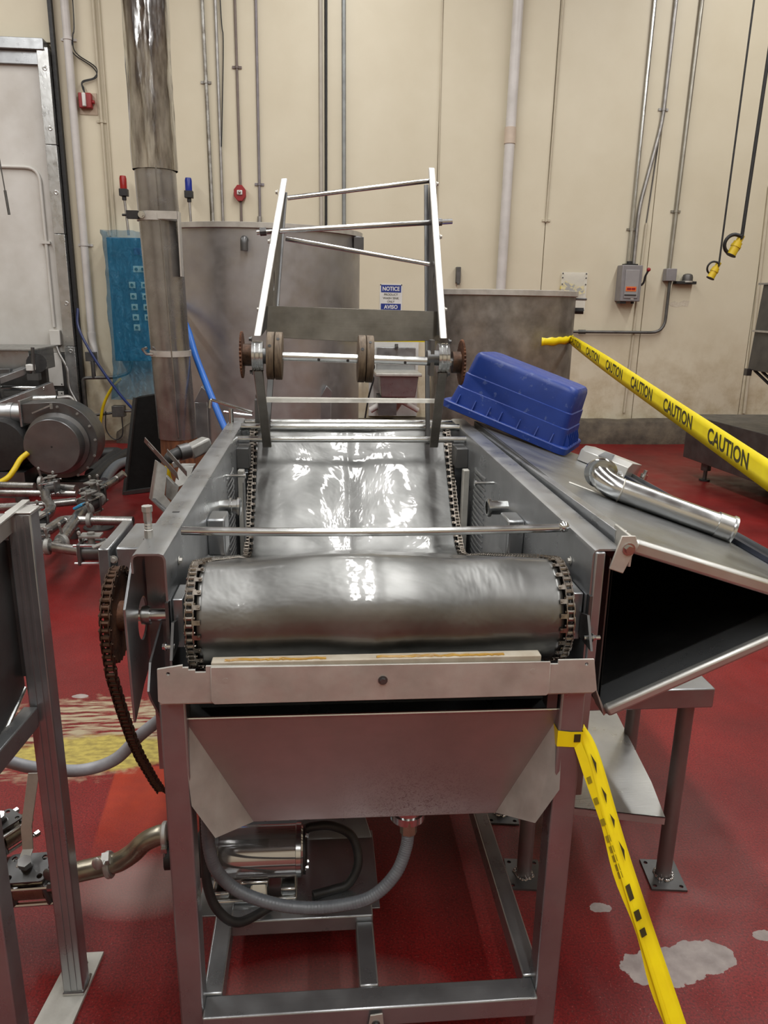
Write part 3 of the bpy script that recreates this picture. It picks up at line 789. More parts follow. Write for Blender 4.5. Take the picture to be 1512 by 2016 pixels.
# ------------------------------------------------ lower frame
part('front_rail', MB().box((-.249, 1.27, .10), (.467, 1.325, .15)), steel_x, mc, bev=.004)
for x0 in (-.255, .447):
    rr = MB().box((x0, 1.325, .10), (x0+.042, 2.92, .155))
    part('side_rail', rr, steel_y, mc, bev=.004)
part('middle_rail', MB().box((-.215, 1.505, .125), (.125, 1.545, .168)), steel_x, mc, bev=.004)
part('tie_rail', MB().box((.083, 1.325, .10), (.125, 1.505, .152)), steel_y, mc, bev=.004)
sh = MB().box((-.30, 1.545, .148), (.145, 1.83, .152))
sh.prism([(-.30, 1.80, .152), (.142, 1.80, .152), (.115, 1.86, .215), (-.30, 1.86, .215)], (0, .004, .002))
part('motor_shelf', sh, steel_x, mc, bev=.001)
clip = MB().plate((.112, 1.262, .112), (1, 0, 0), (0, 0, 1), [(-.018, -.03), (.022, -.026), (.016, .035), (-.01, .032)], .004)
cl = part('clip', clip, steel_light, mc, bev=.001)
part('clip_bolt', MB().bolt((.114, 1.258, .122), (0, -1, 0), .006, .006), steel_dark, cl)

# ================================================================ upright roller frame standing in the trough
flat_bar_m = MAT('glint_flat_bar', (.74, .74, .73), (.6, .6, .59), .55, (.35, .5), 12, 4)  # pale tone paints in the lamp reflection on the upper bars
rf = thing('roller_frame', 'upright stainless frame with rods, cross panel and wooden rollers standing over the belt', 'frame', (0.115, 2.65, 1.10))
FL = [(-.176, 2.62, 1.100), (-.184, 2.40, 1.425), (-.118, 3.03, 2.020)]      # foot, nose, tip of the left front bar
FR = [(.405, 2.62, 1.100), (.392, 2.40, 1.425), (.424, 3.03, 2.072)]
for k, (f, s) in enumerate(((FL, -1), (FR, 1))):
    f = [Vector(p) for p in f]
    side = MB()
    w = .026
    # front flat bar, bent round the nose
    def strip(p, q, wx, dy):
        p, q = Vector(p), Vector(q)
        vs = [p+Vector((-wx/2, 0, 0)), p+Vector((wx/2, 0, 0)), p+Vector((wx/2, dy, 0)), p+Vector((-wx/2, dy, 0))]
        vs += [v + (q-p) for v in vs]
        return vs, [(0,3,2,1),(4,5,6,7),(0,1,5,4),(1,2,6,5),(2,3,7,6),(3,0,4,7)]
    side.add(*strip(f[1]+Vector((0, .01, .06)), f[2], .022, .018))
    part('lower_bar', MB().add(*strip(f[0], f[1]+Vector((0, .004, -.045)), .030, .014)), steel_worn, rf, bev=.003)
    sb = part('front_bar', side, flat_bar_m, rf, bev=.003)
    # rear upright, straight from foot to tip, and the holed web between
    if k == 0:
        ft, tp = Vector((-0.186, 2.690, 1.096)), Vector((-0.120, 3.060, 1.977))
    else:
        ft, tp = f[0]+Vector((-.012, .06, 0)), f[2]+Vector((-.010, .06, -.05))
    rearm = MB()
    rearm.add(*strip(ft, tp, .022 if k == 0 else .016, .014))
    part('rear_bar', rearm, steel_dark, rf, bev=.002)
    fo = f[1].lerp(f[2], .10); fo.y += .012
    ro = ft.lerp(tp, .50 if k == 0 else .42)
    web = [fo, f[2]+Vector((0, .012, -.002)), tp, ro]
    U = (ro-fo).normalized(); Nn = U.cross((f[2]-fo).normalized()).normalized(); V = Nn.cross(U)
    w2 = [((p-fo).dot(U), (p-fo).dot(V)) for p in web]
    hc = fo.lerp(f[2], .30).lerp(ro.lerp(tp, .30), .45)
    hole = circle((hc-fo).dot(U), (hc-fo).dot(V), .016, 16, .036)
    part('side_plate', MB().plate(fo, U, V, w2, .003, [hole]), steel_dark, rf)
    # bearing nose with grooves
    ns = MB()
    ns.lathe((f[1].x-.017, f[1].y+.02, f[1].z), (1, 0, 0), [(.0, 0), (.046, 0), (.046, .008), (.044, .010), (.046, .012), (.046, .022), (.044, .024), (.046, .026), (.046, .034), (0, .034)], 28)
    part('bearing_housing', ns, steel_bright, rf)
    bb = MB()
    for dz in (-.05, .05): bb.bolt((f[1].x-.018*-s, f[1].y+.03, f[1].z+dz), (s, 0, 0), .006, .007)
    bb.box((f[1].x-s*.035-.006, f[1].y, f[1].z-.055), (f[1].x-s*.035+.006, f[1].y+.05, f[1].z+.055))
    bb.cyl((f[1].x-s*.01, f[1].y+.02, f[1].z), (f[1].x-s*.05, f[1].y+.02, f[1].z), .024, n=16)
    part('bearing_flange', bb, steel_dark, rf)
    for t in (.18, .55, .85):
        c = f[1].lerp(f[2], t)
        part('bar_bolt', MB().bolt((c.x+s*.011, c.y+.01, c.z+.03), (s, 0, 0), .006, .006), steel_light, rf)
ax = Vector((-.235, 2.42, 1.428)); bx = Vector((.455, 2.42, 1.412))
part('shaft', MB().cyl(ax, bx, .0135, n=18), steel_bright, rf)
hm = MB()
for t in (.345, .475, .735):
    c = ax.lerp(bx, t); hm.cyl(c+Vector((0, -.0125, -.006)), c+Vector((0, -.0142, -.006)), .0045, n=10)
part('shaft_holes', hm, black_rubber, rf)
def sprocket(x, sgn, parent):
    c = ax.lerp(bx, (x-ax.x)/(bx.x-ax.x))
    mb = MB(); out = []
    for i in range(72):
        a = 2*pi*i/72; r = .066 if i % 2 else .071
        out.append((r*cos(a), r*sin(a)))
    mb.plate((x-.003, c.y, c.z), (0, 1, 0), (0, 0, 1), out, .006)
    o = part('sprocket', mb, rust, parent)
    part('hub', MB().cyl((x-sgn*.004, c.y, c.z), (x-sgn*.030, c.y, c.z), .034, n=20), rust_chain, o)
sprocket(-.232, -1, rf); sprocket(.452, 1, rf)
for t0 in (.115, .52):
    base = None
    for j in range(2):
        c0 = ax.lerp(bx, t0+.058*j*.62); c1 = ax.lerp(bx, t0+.058*j*.62+.033)
        m = MB().lathe(c0, c1-c0, [(.014, 0), (.070, 0), (.0725, .06), (.0725, .94), (.070, 1), (.014, 1)], 40, scale=(c1-c0).length)
        o = part('wooden_roller', m, wood, rf)
        h = MB(); a = radians(28+20*j)
        c = (c0+c1)/2
        d = Vector((0, -cos(a), sin(a)))
        h.cyl(c+d*.0715, c+d*.0732, .005, n=10)
        part('peg_hole', h, black_rubber, o)
# rods
def rodp(p, q, r, nm='cross_rod'):
    part(nm, MB().cyl(p, q, r, n=12), steel_bright, rf)
rodp((-0.106, 2.980, 1.947), (0.416, 3.020, 2.025), .0082)
rodp((-0.214, 2.900, 1.822), (0.494, 2.950, 1.880), .0095)
part('rod_nut', MB().cyl((-0.202, 2.900, 1.823), (-0.180, 2.900, 1.825), .014, n=8), steel_dark, rf)
part('rod_nut', MB().cyl((0.445, 2.950, 1.876), (0.456, 2.950, 1.877), .013, n=8), steel_dark, rf)
rodp((-0.112, 2.930, 1.804), (0.404, 2.860, 1.725), .0082)
# cross panel and flat strip
pn = MB().prism([(-0.170, 2.620, 1.573), (0.406, 2.620, 1.564), (0.410, 2.600, 1.469), (0.365, 2.600, 1.468), (0.109, 2.600, 1.462), (-0.169, 2.600, 1.473)], (0, .005, 0))
part('cross_panel', pn, steel_panel, rf, bev=.001)
st = MB().prism([(-0.185, 2.660, 1.265), (0.419, 2.660, 1.263), (0.419, 2.655, 1.252), (-0.185, 2.655, 1.251)], (0, .02, .002))
part('cross_strip', st, steel_light, rf)

# ================================================================ hinged hood lying open to the right
hd = thing('hinged_hood', 'wedge shaped stainless hood hanging open with black inside, right of the washer', 'hood', (0.85, 1.41, 0.75))
A = Vector((.610, 1.41, 1.150)); C = Vector((1.12, 1.41, .990)); B = Vector((.612, 1.41, .752))
u = (C-A).normalized(); n_up = Vector((-u.z, 0, u.x)); HL = 1.50
yv = Vector((0, HL, 0))
def slab(p, q, t, y0, y1):
    p, q, t = Vector(p), Vector(q), Vector(t)
    e = Vector((0, 1, 0))
    vs = [p+e*y0, q+e*y0, q+e*y0+t, p+e*y0+t, p+e*y1, q+e*y1, q+e*y1+t, p+e*y1+t]
    return vs, [(0,3,2,1),(4,5,6,7),(0,1,5,4),(1,2,6,5),(2,3,7,6),(3,0,4,7)]
part('top_sheet', MB().add(*slab(A, C, -n_up*.003, .006, HL)), steel_hood, hd)
v2 = (C-B).normalized(); n2 = Vector((v2.z, 0, -v2.x))
part('bottom_sheet', MB().add(*slab(B, C, -n2*-.003, .006, HL)), steel_y, hd)
part('back_sheet', MB().add(*slab(A+Vector((-.002, 0, 0)), B+Vector((-.002, 0, 0)), (-.003, 0, 0), .05, HL)), steel_dark, hd)
part('end_sheet', MB().prism([A+yv, C+yv, B+yv], (0, .003, 0)), steel_dark, hd)
ln = MB()
ln.add(*slab(A-n_up*.004, C-n_up*.004, -n_up*.001, .02, HL)).add(*slab(B+n2*-.004, C+n2*-.004, -n2*.001, .10, HL)).add(*slab(A+Vector((.002, 0, 0)), B+Vector((.002, 0, 0)), (.001, 0, 0), .05, HL))
ln.prism([A+yv+Vector((.004, -.004, -.01)), C+yv+Vector((-.01, -.004, 0)), B+yv+Vector((.004, -.004, .01))], (0, .002, 0))
part('hood_shade', ln, near_black, hd, label='added black sheets painting the shade inside the hood')  # black sheets added to paint in the shade of the hood's inside
# rolled mouth rims
def rim(p, q, nrm, w, name):
    p, q = Vector(p), Vector(q)
    mb = MB(); e = (q-p).normalized(); N = Vector(nrm).normalized()
    mb.obox((p+q)/2 + N*(-w/2) + Vector((0, -.004, 0)), e, Vector((0, 1, 0)), e.cross(Vector((0, 1, 0))), ((q-p).length, .022, w))
    return part(name, mb, steel_foot, hd, bev=.007)
rim(A+u*.02+n_up*.004, C+n_up*.004, n_up, .030, 'mouth_rim')
rim(B, C, -n2 if n2.z > 0 else n2, .024, 'mouth_rim')
part('mouth_lip', MB().prism([B+Vector((0, .004, .0)), B+Vector((-.040, -.004, .085)), B+Vector((-.043, .0, .085)), B+Vector((-.004, .004, -.006))], (0, .05, 0)), steel_light, hd)
# hinge angle along the rail
hg = MB()
y0, y1 = A.y+.01, A.y+HL
hg.prism([(A.x-.018, y0, A.z-.042), (A.x-.016, y0, A.z+.012), (A.x+.008, y0, A.z+.010), (A.x+.018, y0, A.z-.003), (A.x+.008, y0, A.z-.006), (A.x-.012, y0, A.z+.0), (A.x-.014, y0, A.z-.042)], (0, HL-.01, -.03))
part('hinge_angle', hg, steel_y, hd, bev=.001)
br = MB().plate((A.x-.054, A.y-.066, A.z-.042), (1, 0, 0), (0, 0, 1), [(0, 0), (.028, -.010), (.052, .048), (.046, .066), (.018, .066)], .005)
br.prism([(A.x-.016, A.y-.066, A.z-.04), (A.x-.010, A.y-.066, A.z-.04), (A.x-.008, A.y-.066, A.z+.02), (A.x-.014, A.y-.066, A.z+.02)], (0, .09, 0))
bk = part('hinge_bracket', br, steel_light, hd, bev=.0015)
part('hinge_bolt', MB().bolt((A.x-.020, A.y-.071, A.z-.002), (0, -1, 0), .0085, .006), steel_bright, bk)
fl = MB().add(*slab(C, C+n_up*.022, u*.003, 0, HL))
part('edge_flange', fl, steel_x, hd)
part('edge_stiffener', MB().add(*slab(C-u*.05+n_up*.001, C-u*.02+n_up*.001, n_up*.012, .0, HL)), STEEL('blued_strip', (.08, .09, .12), (.05, .05, .07), (.3, .5)), hd)
part('sheet_ridge', MB().sweep([(0.676, 1.961, 1.130), (0.845, 1.875, 1.077), (1.041, 1.874, 1.016)], .004, 6), steel_light, hd)
tg = (1.150, 2.568, 0.981)
tgv = Vector(tg)
part('toggle_post', MB().cyl(tgv-n_up*.002, tgv+n_up*.035, .013, n=12).cyl(tgv+n_up*.035, tgv+n_up*.05, .008, n=8), steel_bright, hd)

# ------------------------------------------------ steel box lying on the hood
bx_ = thing('steel_box', 'small bent-sheet steel box lying on the hood behind the pipe', 'box', (1.066, 2.632, 1.007))
c0 = Vector((0.940, 2.665, 1.048)); c1 = Vector((1.073, 2.539, 1.006))
eu = (c1-c0).normalized(); ev = n_up.cross(eu)
Lb = (c1-c0).length
wb_ = .13
def bxp(a, b, c): return c0 + eu*a*Lb + ev*b*wb_ + n_up*c
m = MB()
hb = .058
prof_ = [(0, 0), (0, 1)]
m.add([bxp(0,0,0), bxp(1,0,0), bxp(1,1,0), bxp(0,1,0), bxp(0,.02,hb*.7), bxp(1,.02,hb*.7), bxp(1.02,1,hb), bxp(0,1,hb), bxp(0,.25,hb), bxp(1,.25,hb)],
      [(0,3,2,1), (0,1,5,4), (4,5,9,8), (8,9,6,7), (2,3,7,6), (1,2,6,9,5), (0,4,8,7,3)])
part('shell', m, steel_foot, bx_, bev=.002, smooth=20)
part('notch', MB().prism([bxp(.38,-.02,hb*.69), bxp(.66,-.02,hb*.69), bxp(.62,.24,hb*1.02), bxp(.42,.24,hb*1.02)], n_up*.004), steel_x, bx_)

# ------------------------------------------------ loose pipe spool with elbow
sp_ = thing('pipe_spool', 'loose stainless pipe with elbow and clamp lying on the open hood', 'pipe', (0.985, 2.051, 1.033))
R_ = .0315
pA = Vector((1.066, 1.804, 1.040)); pB = Vector((0.796, 1.897, 1.125))
pd = (pB-pA).normalized()
side_ = n_up.cross(pd)
side_ = (side_ if side_.y > 0 else -side_).normalized()
side_ = (side_ + n_up*.35).normalized()
path = [pA, pB]
turn = []
for i in range(13):
    a = radians(88)*i/12
    rr = .058
    turn.append(pB + pd*rr*sin(a) + side_*rr*(1-cos(a)))
part('straight_pipe', MB().cyl(pA, pB, R_, n=32), steel_bright, sp_)
part('elbow', MB().sweep([pB]+turn[1:], R_, 28, cap=False), steel_bright, sp_)
part('weld_bead', MB().lathe(pB-pd*.002, pd, [(R_, 0), (R_+.0012, .002), (R_, .004)], 32), steel_light, sp_)
endp = turn[-1]; endd = (turn[-1]-turn[-2]).normalized()
part('ferrule', MB().lathe(pA+pd*.045, -pd, [(R_, 0), (R_+.0035, .001), (R_+.0035, .038), (R_+.007, .041), (R_+.007, .047), (R_-.003, .047), (R_-.003, .0)], 32), steel_bright, sp_)
cl_ = part('pipe_clamp', MB().lathe(endp-endd*.004, endd, [(R_-.002, 0), (R_+.012, 0), (R_+.013, .006), (R_+.012, .012), (R_-.002, .012)], 32), steel_bright, sp_)
q = endp + pd*-.045 + n_up*.01
part('clamp_hinge', MB().obox(q, pd, side_, pd.cross(side_), (.02, .016, .012)).bolt(q+Vector((0, -.008, .008)), (0, -1, .6), .005, .006), steel_bright, cl_)

# ------------------------------------------------ blue tote lying upside down
tt = thing('blue_tote', 'scuffed blue plastic tote turned upside down on the rail and hood', 'tote', (.454, 2.835, 1.05))
O = Vector((.454, 2.835, 1.224)); ex, ey, ez = Vector((.832, -.462, -.305)), Vector((.47, .881, -.052)), Vector((.293, -.1, .951))
TLn, TWd, TH = .501, .361, .229
def ring(h, inset, rad, n=5):
    return [O + ex*(x+TLn/2) + ey*(y+TWd/2) + ez*h for (x, y) in rrect(TLn-2*inset, TWd-2*inset, rad, n)]
def loft(rings, cap0=True, cap1=True):
    m = MB(); k = len(rings[0]); vs = [p for r in rings for p in r]; fs = []
    for i in range(len(rings)-1):
        for j in range(k):
            fs.append((i*k+j, i*k+(j+1) % k, (i+1)*k+(j+1) % k, (i+1)*k+j))
    if cap0: fs.append(tuple(range(k-1, -1, -1)))
    if cap1: fs.append(tuple(range((len(rings)-1)*k, len(rings)*k)))
    return m.add(vs, fs)
body = [ring(.022, .020, .03), ring(.085, .028, .03), ring(.088, .032, .03), ring(.140, .037, .03), ring(.143, .041, .03), ring(.208, .046, .034), ring(.220, .050, .034), ring(.227, .058, .03), ring(.229, .07, .026)]
part('body', loft(body), blue_plastic, tt, smooth=30)
rimr = [ring(-.002, .004, .034), ring(0, 0, .036), ring(.022, 0, .036), ring(.026, .004, .034), ring(.026, .022, .03)]
part('rim', loft(rimr), blue_plastic, tt, smooth=30)
for fx in (.11, .24, .36, .455):
    f = MB().prism([O+ex*(TLn*fx)+ey*.004+ez*.024, O+ex*(TLn*fx)+ey*.026+ez*.024, O+ex*(TLn*fx)+ey*.029+ez*.062, O+ex*(TLn*fx)+ey*.018+ez*.058], ex*.004)
    part('rib', f, blue_plastic, tt)
for fx in (.6, .74, .86):
    f = MB().prism([O+ex*(TLn*fx)+ey*.004+ez*.024, O+ex*(TLn*fx)+ey*.026+ez*.024, O+ex*(TLn*fx)+ey*.029+ez*.062, O+ex*(TLn*fx)+ey*.018+ez*.058], ex*.004)
    part('rib', f, blue_plastic, tt)
for fy in (.14, .24, .34, .44, .54, .64, .74):
    f = MB().prism([O+ex*(TLn-.004)+ey*TWd*fy+ez*.024, O+ex*(TLn-.026)+ey*TWd*fy+ez*.024, O+ex*(TLn-.03)+ey*TWd*fy+ez*.075, O+ex*(TLn-.012)+ey*TWd*fy+ez*.05], ey*.005)
    part('rib', f, blue_plastic, tt)

# ================================================================ steel stand on the right
sd = thing('work_stand', 'steel stand with thick top, pipe legs and tilted lower shelf, right of the washer', 'stand', (.80, 1.95, 0))
tp_ = MB().box((.560, 1.72, .575), (1.035, 2.12, .632))
part('top', tp_, steel_x, sd, bev=.004)
for (x, y) in ((.99, 1.772), (.585, 1.80), (.99, 2.08), (.585, 2.08)):
    lg = part('leg', MB().cyl((x, y, .006), (x, y, .576), .0215, n=20), STEEL('brown_pipe_leg', (.3, .26, .25), (.22, .18, .17), (.4, .55)) if x == .99 and y < 2 else bpy.data.materials['brown_pipe_leg'], sd)
    a = .12
    U_, V_ = Vector((cos(a), -sin(a), 0)), Vector((sin(a), cos(a), 0))
    bpl = MB().plate(Vector((x, y, .0)), U_, V_, [(-.05, -.06), (.05, -.06), (.05, .06), (-.05, .06)], .006, [circle(sx*.037, sy*.046, .006, 10) for sx in (-1, 1) for sy in (-1, 1)])
    part('base_plate', bpl, steel_dark, lg)
    wd = MB()
    random.seed(int(x*100+y*10))
    for i in range(26):
        t = 2*pi*i/26
        wd.sphere((x+.025*cos(t)+random.uniform(-.003, .003), y+.025*sin(t)+random.uniform(-.003, .003), .008), random.uniform(.003, .006), 6, 4)
    part('weld_spatter', wd, steel_bright, lg)
sf = [(0.652, 1.732, 0.280), (0.917, 1.669, 0.280), (0.946, 1.823, 0.280), (0.990, 2.206, 0.280), (0.854, 2.287, 0.280)]
shl = MB().prism([Vector(p)+Vector((0, 0, .0)) for p in sf], (0, 0, -.003))
e0, e1 = Vector(sf[0]), Vector(sf[1])
shl.prism([e0, e1, e1+Vector((0, .003, 0)), e0+Vector((0, .003, 0))], (0, 0, -.022))
part('lower_shelf', shl, STEEL('scratched_shelf', (.66, .65, .62), (.45, .44, .42), (.25, .42), br=(3, 30, 3), bump=.25), sd)

# ================================================================ caution tapes
def tape_strip(name, label, pts, wv, words, w_mat=yellow_tape, thick=.0003, text_h=.6, flip=False, group=None, sub=10):
    # pts: centre line, wv: half width vectors; words: (start distance, length)
    P = spline(pts, sub); Wv = spline(wv, sub)
    m = MB(); vs = []; fs = []
    for p, w in zip(P, Wv):
        vs += [p+w, p+w*.33, p-w*.33, p-w]
    for i in range(len(P)-1):
        for k in range(3):
            fs.append((4*i+k, 4*i+k+1, 4*i+k+5, 4*i+k+4))
    m.add(vs, fs)
    o = single(name, m, w_mat, label, 'tape', group, smooth=60)
    md = o.modifiers.new('thick', 'SOLIDIFY'); md.thickness = thick; md.offset = 0
    cum = [0]
    for a, b in zip(P[:-1], P[1:]): cum.append(cum[-1]+(b-a).length)
    def at(s):
        i = 0
        while i < len(cum)-2 and cum[i+1] < s: i += 1
        t = (s-cum[i])/(cum[i+1]-cum[i])
        return P[i].lerp(P[i+1], t), Wv[i].lerp(Wv[i+1], t), (P[i+1]-P[i]).normalized()
    for (s0, L) in words:
        vs2, f2 = text_shape('CAUTION', .025)
        for sgn in (1, -1):
            t = MB(); out = []
            for (x, y) in vs2:
                c, w, d = at(s0 + (x+.5)*L - y*L*.07)
                nrm = d.cross(w).normalized()
                out.append(c + w*y*2*text_h + nrm*.0009*sgn)
            t.add(out, f2)
            if sgn == (-1 if flip else 1):
                part('caution_word', t, tape_ink, o, smooth=0)
    return o, cum[-1]
T0, T1 = Vector((1.598, 4.900, 1.386)), Vector((.965, -.18, .985))
dT = T1-T0
tape_strip('caution_tape', 'yellow caution tape stretched from the right tank toward the viewer', [T0, T0+dT*.055, T0+dT*.21, T0+dT*.41, T0+dT*.56, T1],
    [Vector((.004, -.004, .020)), Vector((.002, -.006, .030)), Vector((.004, -.006, .0385)), Vector((.004, -.006, .0385)), Vector((.004, -.006, .0385)), Vector((.004, -.006, .0385))],
    [(.10+.485*i, .33) for i in range(10)], flip=False)

# wrap on the washer leg and the strip running off toward the viewer
wr = MB(); vs = []; fs = []
loop = []
x0, x1, y0_, y1_ = .4648, .5162, 1.2885, 1.3412
for i in range(5):
    for (a, b) in (((x0, y0_), (x1, y0_)), ((x1, y0_), (x1, y1_)), ((x1, y1_), (x0, y1_)), ((x0, y1_), (x0, y0_))):
        pass
ringp = [(x0, y0_), ((x0+x1)/2, y0_-.0006), (x1, y0_), (x1, y1_), (x0, y1_)]
zz0 = [.792, .7885, .7875, .79, .792]; zz1 = [.757, .755, .753, .755, .757]
for (x, y), a, b in zip(ringp, zz0, zz1): vs += [(x, y, a), (x, y, (a+b)/2+.001), (x, y, b)]
k5 = len(ringp)
for i in range(k5):
    j = (i+1) % k5
    for k in range(2): fs.append((3*i+k, 3*j+k, 3*j+k+1, 3*i+k+1))
wr.add(vs, fs)
q0 = Vector((.5175, 1.30, .780)); q1 = Vector((.703, 1.12, .215))
o2, L2 = tape_strip('caution_tape', 'twisted yellow caution tape knotted to the washer leg and running down to the floor', [q0, q0.lerp(q1, .1)+Vector((.004, 0, .004)), q0.lerp(q1, .45), q1, q0.lerp(q1, 1.34)],
    [Vector((.003, .002, .017)), Vector((.013, .004, .008)), Vector((.016, .010, .004)), Vector((.021, .012, .004)), Vector((.023, .012, .004))], [])
part('leg_wrap', wr, yellow_tape, o2, label='tape wrapped round the washer leg')
part('ink_block', MB().box((.498, 1.2868, .766), (.511, 1.288, .783)), tape_ink, o2)
# second fold of the strip, with the lettering half hidden in it
fd = MB(); vs = []; fs = []
foldpts = [(q0.lerp(q1, t)+Vector((.004, 0, .004))*max(0, 1-abs(t-.1)*8)) for t in [i/24*1.0 for i in range(25)]]
for i, p in enumerate(foldpts):
    w = .012+.004*sin(i*.7)
    vs += [p+Vector((-.012, -.006, .002)), p+Vector((-.012-w, -.004, -.006))]
for i in range(24): fs.append((2*i, 2*i+1, 2*i+3, 2*i+2))
fd.add(vs, fs)
fo = part('tape_fold', fd, yellow_tape, o2)
def mark(nm, quad, mat):
    part(nm, MB().add(quad, [tuple(range(len(quad)))]), mat, o2, smooth=0)
for i, t in enumerate([.14, .21, .28, .335, .37, .40, .43, .455]):
    p = q0.lerp(q1, t); p2 = q0.lerp(q1, t+.022)
    e = Vector((-.013, -.0075, .001)); f_ = Vector((-.020, -.006, -.004))
    mark('faint_mark', [p+e, p2+e, p2+f_, p+f_], faded_ink)
for (t, L, w) in ((.50, .05, .010), (.585, .032, .012), (.645, .026, .012)):
    p = q0.lerp(q1, t); p2 = q0.lerp(q1, t+L); e = Vector((-.014, -.0105, -.001)); f_ = Vector((-.014+w, -.006, .0015))
    mark('ink_mark', [p+e, p2+e, p2+f_, p+f_], tape_ink)
for (t, L) in ((.07, .07), (.18, .06), (.27, .05), (.36, .07)):
    p = q0.lerp(q1, t)+Vector((.001, -.006, .003)); p2 = q0.lerp(q1, t+L)+Vector((.001, -.006, .003))
    mark('ink_mark', [p, p2, p2.lerp(p, .5)+Vector((.005, .0, .002))], tape_ink)

# ================================================================ left foreground: hopper on steel legs
hp = thing('hopper_frame', 'dark steel hopper on square legs with floor plates, cut off by the left edge', 'frame', (-.60, 1.45, 0))
pf = MB().box((-.606, 1.48, .01), (-.560, 1.528, 1.185))
post = part('leg', pf, steel_z, hp, bev=.003)
rb_ = MB()
for x in (-.590, -.576): rb_.box((x-.0022, 1.4775, .02), (x+.0022, 1.4805, 1.18))
part('leg_rib', rb_, steel_z, post)
part('leg_cap', MB().box((-.608, 1.478, 1.185), (-.558, 1.53, 1.19)), steel_foot, post, bev=.002)
part('weld_foot', MB().sweep([(-.606, 1.478, .012), (-.560, 1.478, .012), (-.558, 1.50, .012), (-.558, 1.53, .012)], .004, 8), steel_bright, post)
part('floor_plate', MB().plate((0, 0, 0), (1, 0, 0), (0, 1, 0), [(-.655, 1.36), (-.566, 1.36), (-.545, 1.60), (-.625, 1.60)], .009, [circle(-.583, 1.566, .009, 14)]), steel_light, hp, bev=.001)
q = Vector((-0.546, 1.120, 0.336))
part('leg', MB().box((q.x-.05, 1.12, 0), (q.x, 1.17, 1.18)), steel_z, hp, bev=.003)
part('floor_plate', MB().box((q.x-.09, 1.06, 0), (q.x+.03, 1.22, .009)), steel_light, hp)
hy = Vector((-0.620, 1.369, 0.778))
sd2 = MB().plate((-.622, 0, 0), (0, 1, 0), (0, 0, 1), [(hy.y-.35, hy.z-.12), (hy.y, hy.z), (1.50, .80), (1.50, 1.165), (hy.y-.35, 1.165)], .005)
part('hopper_side', sd2, steel_dark, hp)
part('hopper_slope', MB().prism([(-.621, hy.y-.35, hy.z-.12), (-.621, 1.50, .80), (-1.2, 1.50, .83), (-1.2, hy.y-.35, .70)], (0, 0, .004)), steel_dark, hp)
part('hopper_back', MB().box((-1.3, 1.495, .83), (-.607, 1.50, 1.17)), steel_dark, hp)
part('slope_edge', MB().cyl((-.618, hy.y-.35, hy.z-.12), (-.618, 1.50, .80), .005, n=8), steel_bright, hp)
part('brace', MB().bar((-0.615, 1.215, 0.757), (-0.600, 1.473, 0.749), .03, .045), steel_z, hp, bev=.003)
tr = MB()
a_, b_2 = Vector((-0.600, 1.345, 1.179)), Vector((-0.590, 1.548, 1.195))
tr.bar(a_, b_2, .014, .005).bar(a_+Vector((-.006, 0, -.02)), b_2+Vector((-.006, 0, -.02)), .004, .045)
part('top_angle', tr, steel_foot, hp, bev=.001)
part('top_beam', MB().box((-1.3, 1.485, 1.13), (-.607, 1.525, 1.175)), steel_x, hp, bev=.002)

# ================================================================ drain pipework with ball valves in front of it
dw = thing('drain_pipework', 'tarnished drain pipe with clamps and lever ball valve at lower left', 'pipe', (-.60, 1.65, 0))
YP = 1.65
def ball_valve(parent, c, ax, up, k=1.0, lever=None, nm='valve_body', lever_mat=None):
    c, ax, up = Vector(c), Vector(ax).normalized(), Vector(up).normalized()
    sd_ = ax.cross(up)
    b = MB().cyl(c-ax*.030*k, c+ax*.030*k, .034*k, n=24)
    b.cyl(c-ax*.052*k, c-ax*.030*k, .026*k, n=18).cyl(c+ax*.030*k, c+ax*.052*k, .026*k, n=18)
    vb = part(nm, b, pipe_tarnish, parent)
    for s in (-1, 1):
        e = MB().obox(c+ax*s*.036*k, ax, sd_, up, (.012*k, .072*k, .072*k))
        part('end_flange', e, steel_dark, vb, bev=.006*k)
    for (i, j) in ((1, 1), (1, -1), (-1, 1), (-1, -1)):
        o = c + sd_*i*.031*k + up*j*.031*k
        tb_ = MB().cyl(o-ax*.054*k, o+ax*.054*k, .0048*k, n=8).cyl(o-ax*.058*k, o-ax*.044*k, .0085*k, n=6).cyl(o+ax*.044*k, o+ax*.058*k, .0085*k, n=6)
        part('tie_bolt', tb_, steel_bright, vb)
    st_ = MB().cyl(c+up*.03*k, c+up*.075*k, .012*k, n=12).cyl(c+up*.03*k, c+up*.052*k, .022*k, r2=.014*k, n=16)
    part('stem', st_, steel_dark, vb)
    part('mount_plate', MB().plate(c+up*.055*k, ax, sd_, rrect(.085*k, .062*k, .012*k), .005*k, [circle(.03*k, .02*k, .006*k, 8), circle(-.03*k, -.02*k, .006*k, 8), circle(.03*k, -.02*k, .006*k, 8), circle(-.03*k, .02*k, .006*k, 8)]), steel_dark, vb)
    part('stem_nut', MB().cyl(c+up*.066*k, c+up*.080*k, .014*k, n=6), steel_bright, vb)
    if lever:
        pts = [Vector(p) for p in lever]
        lm = MB()
        for p, q_ in zip(pts[:-1], pts[1:]):
            lm.bar(p, q_, .028*k, .004*k, up=sd_.cross(q_-p) if False else up if abs((q_-p).normalized().dot(up)) < .9 else ax.cross(up))
        part('lever', lm, lever_mat or steel_bright, vb, bev=.001)
    return vb
ball_valve(dw, (-.716, YP, .185), (1, 0, .03), (0, -.35, .94), 1.2)
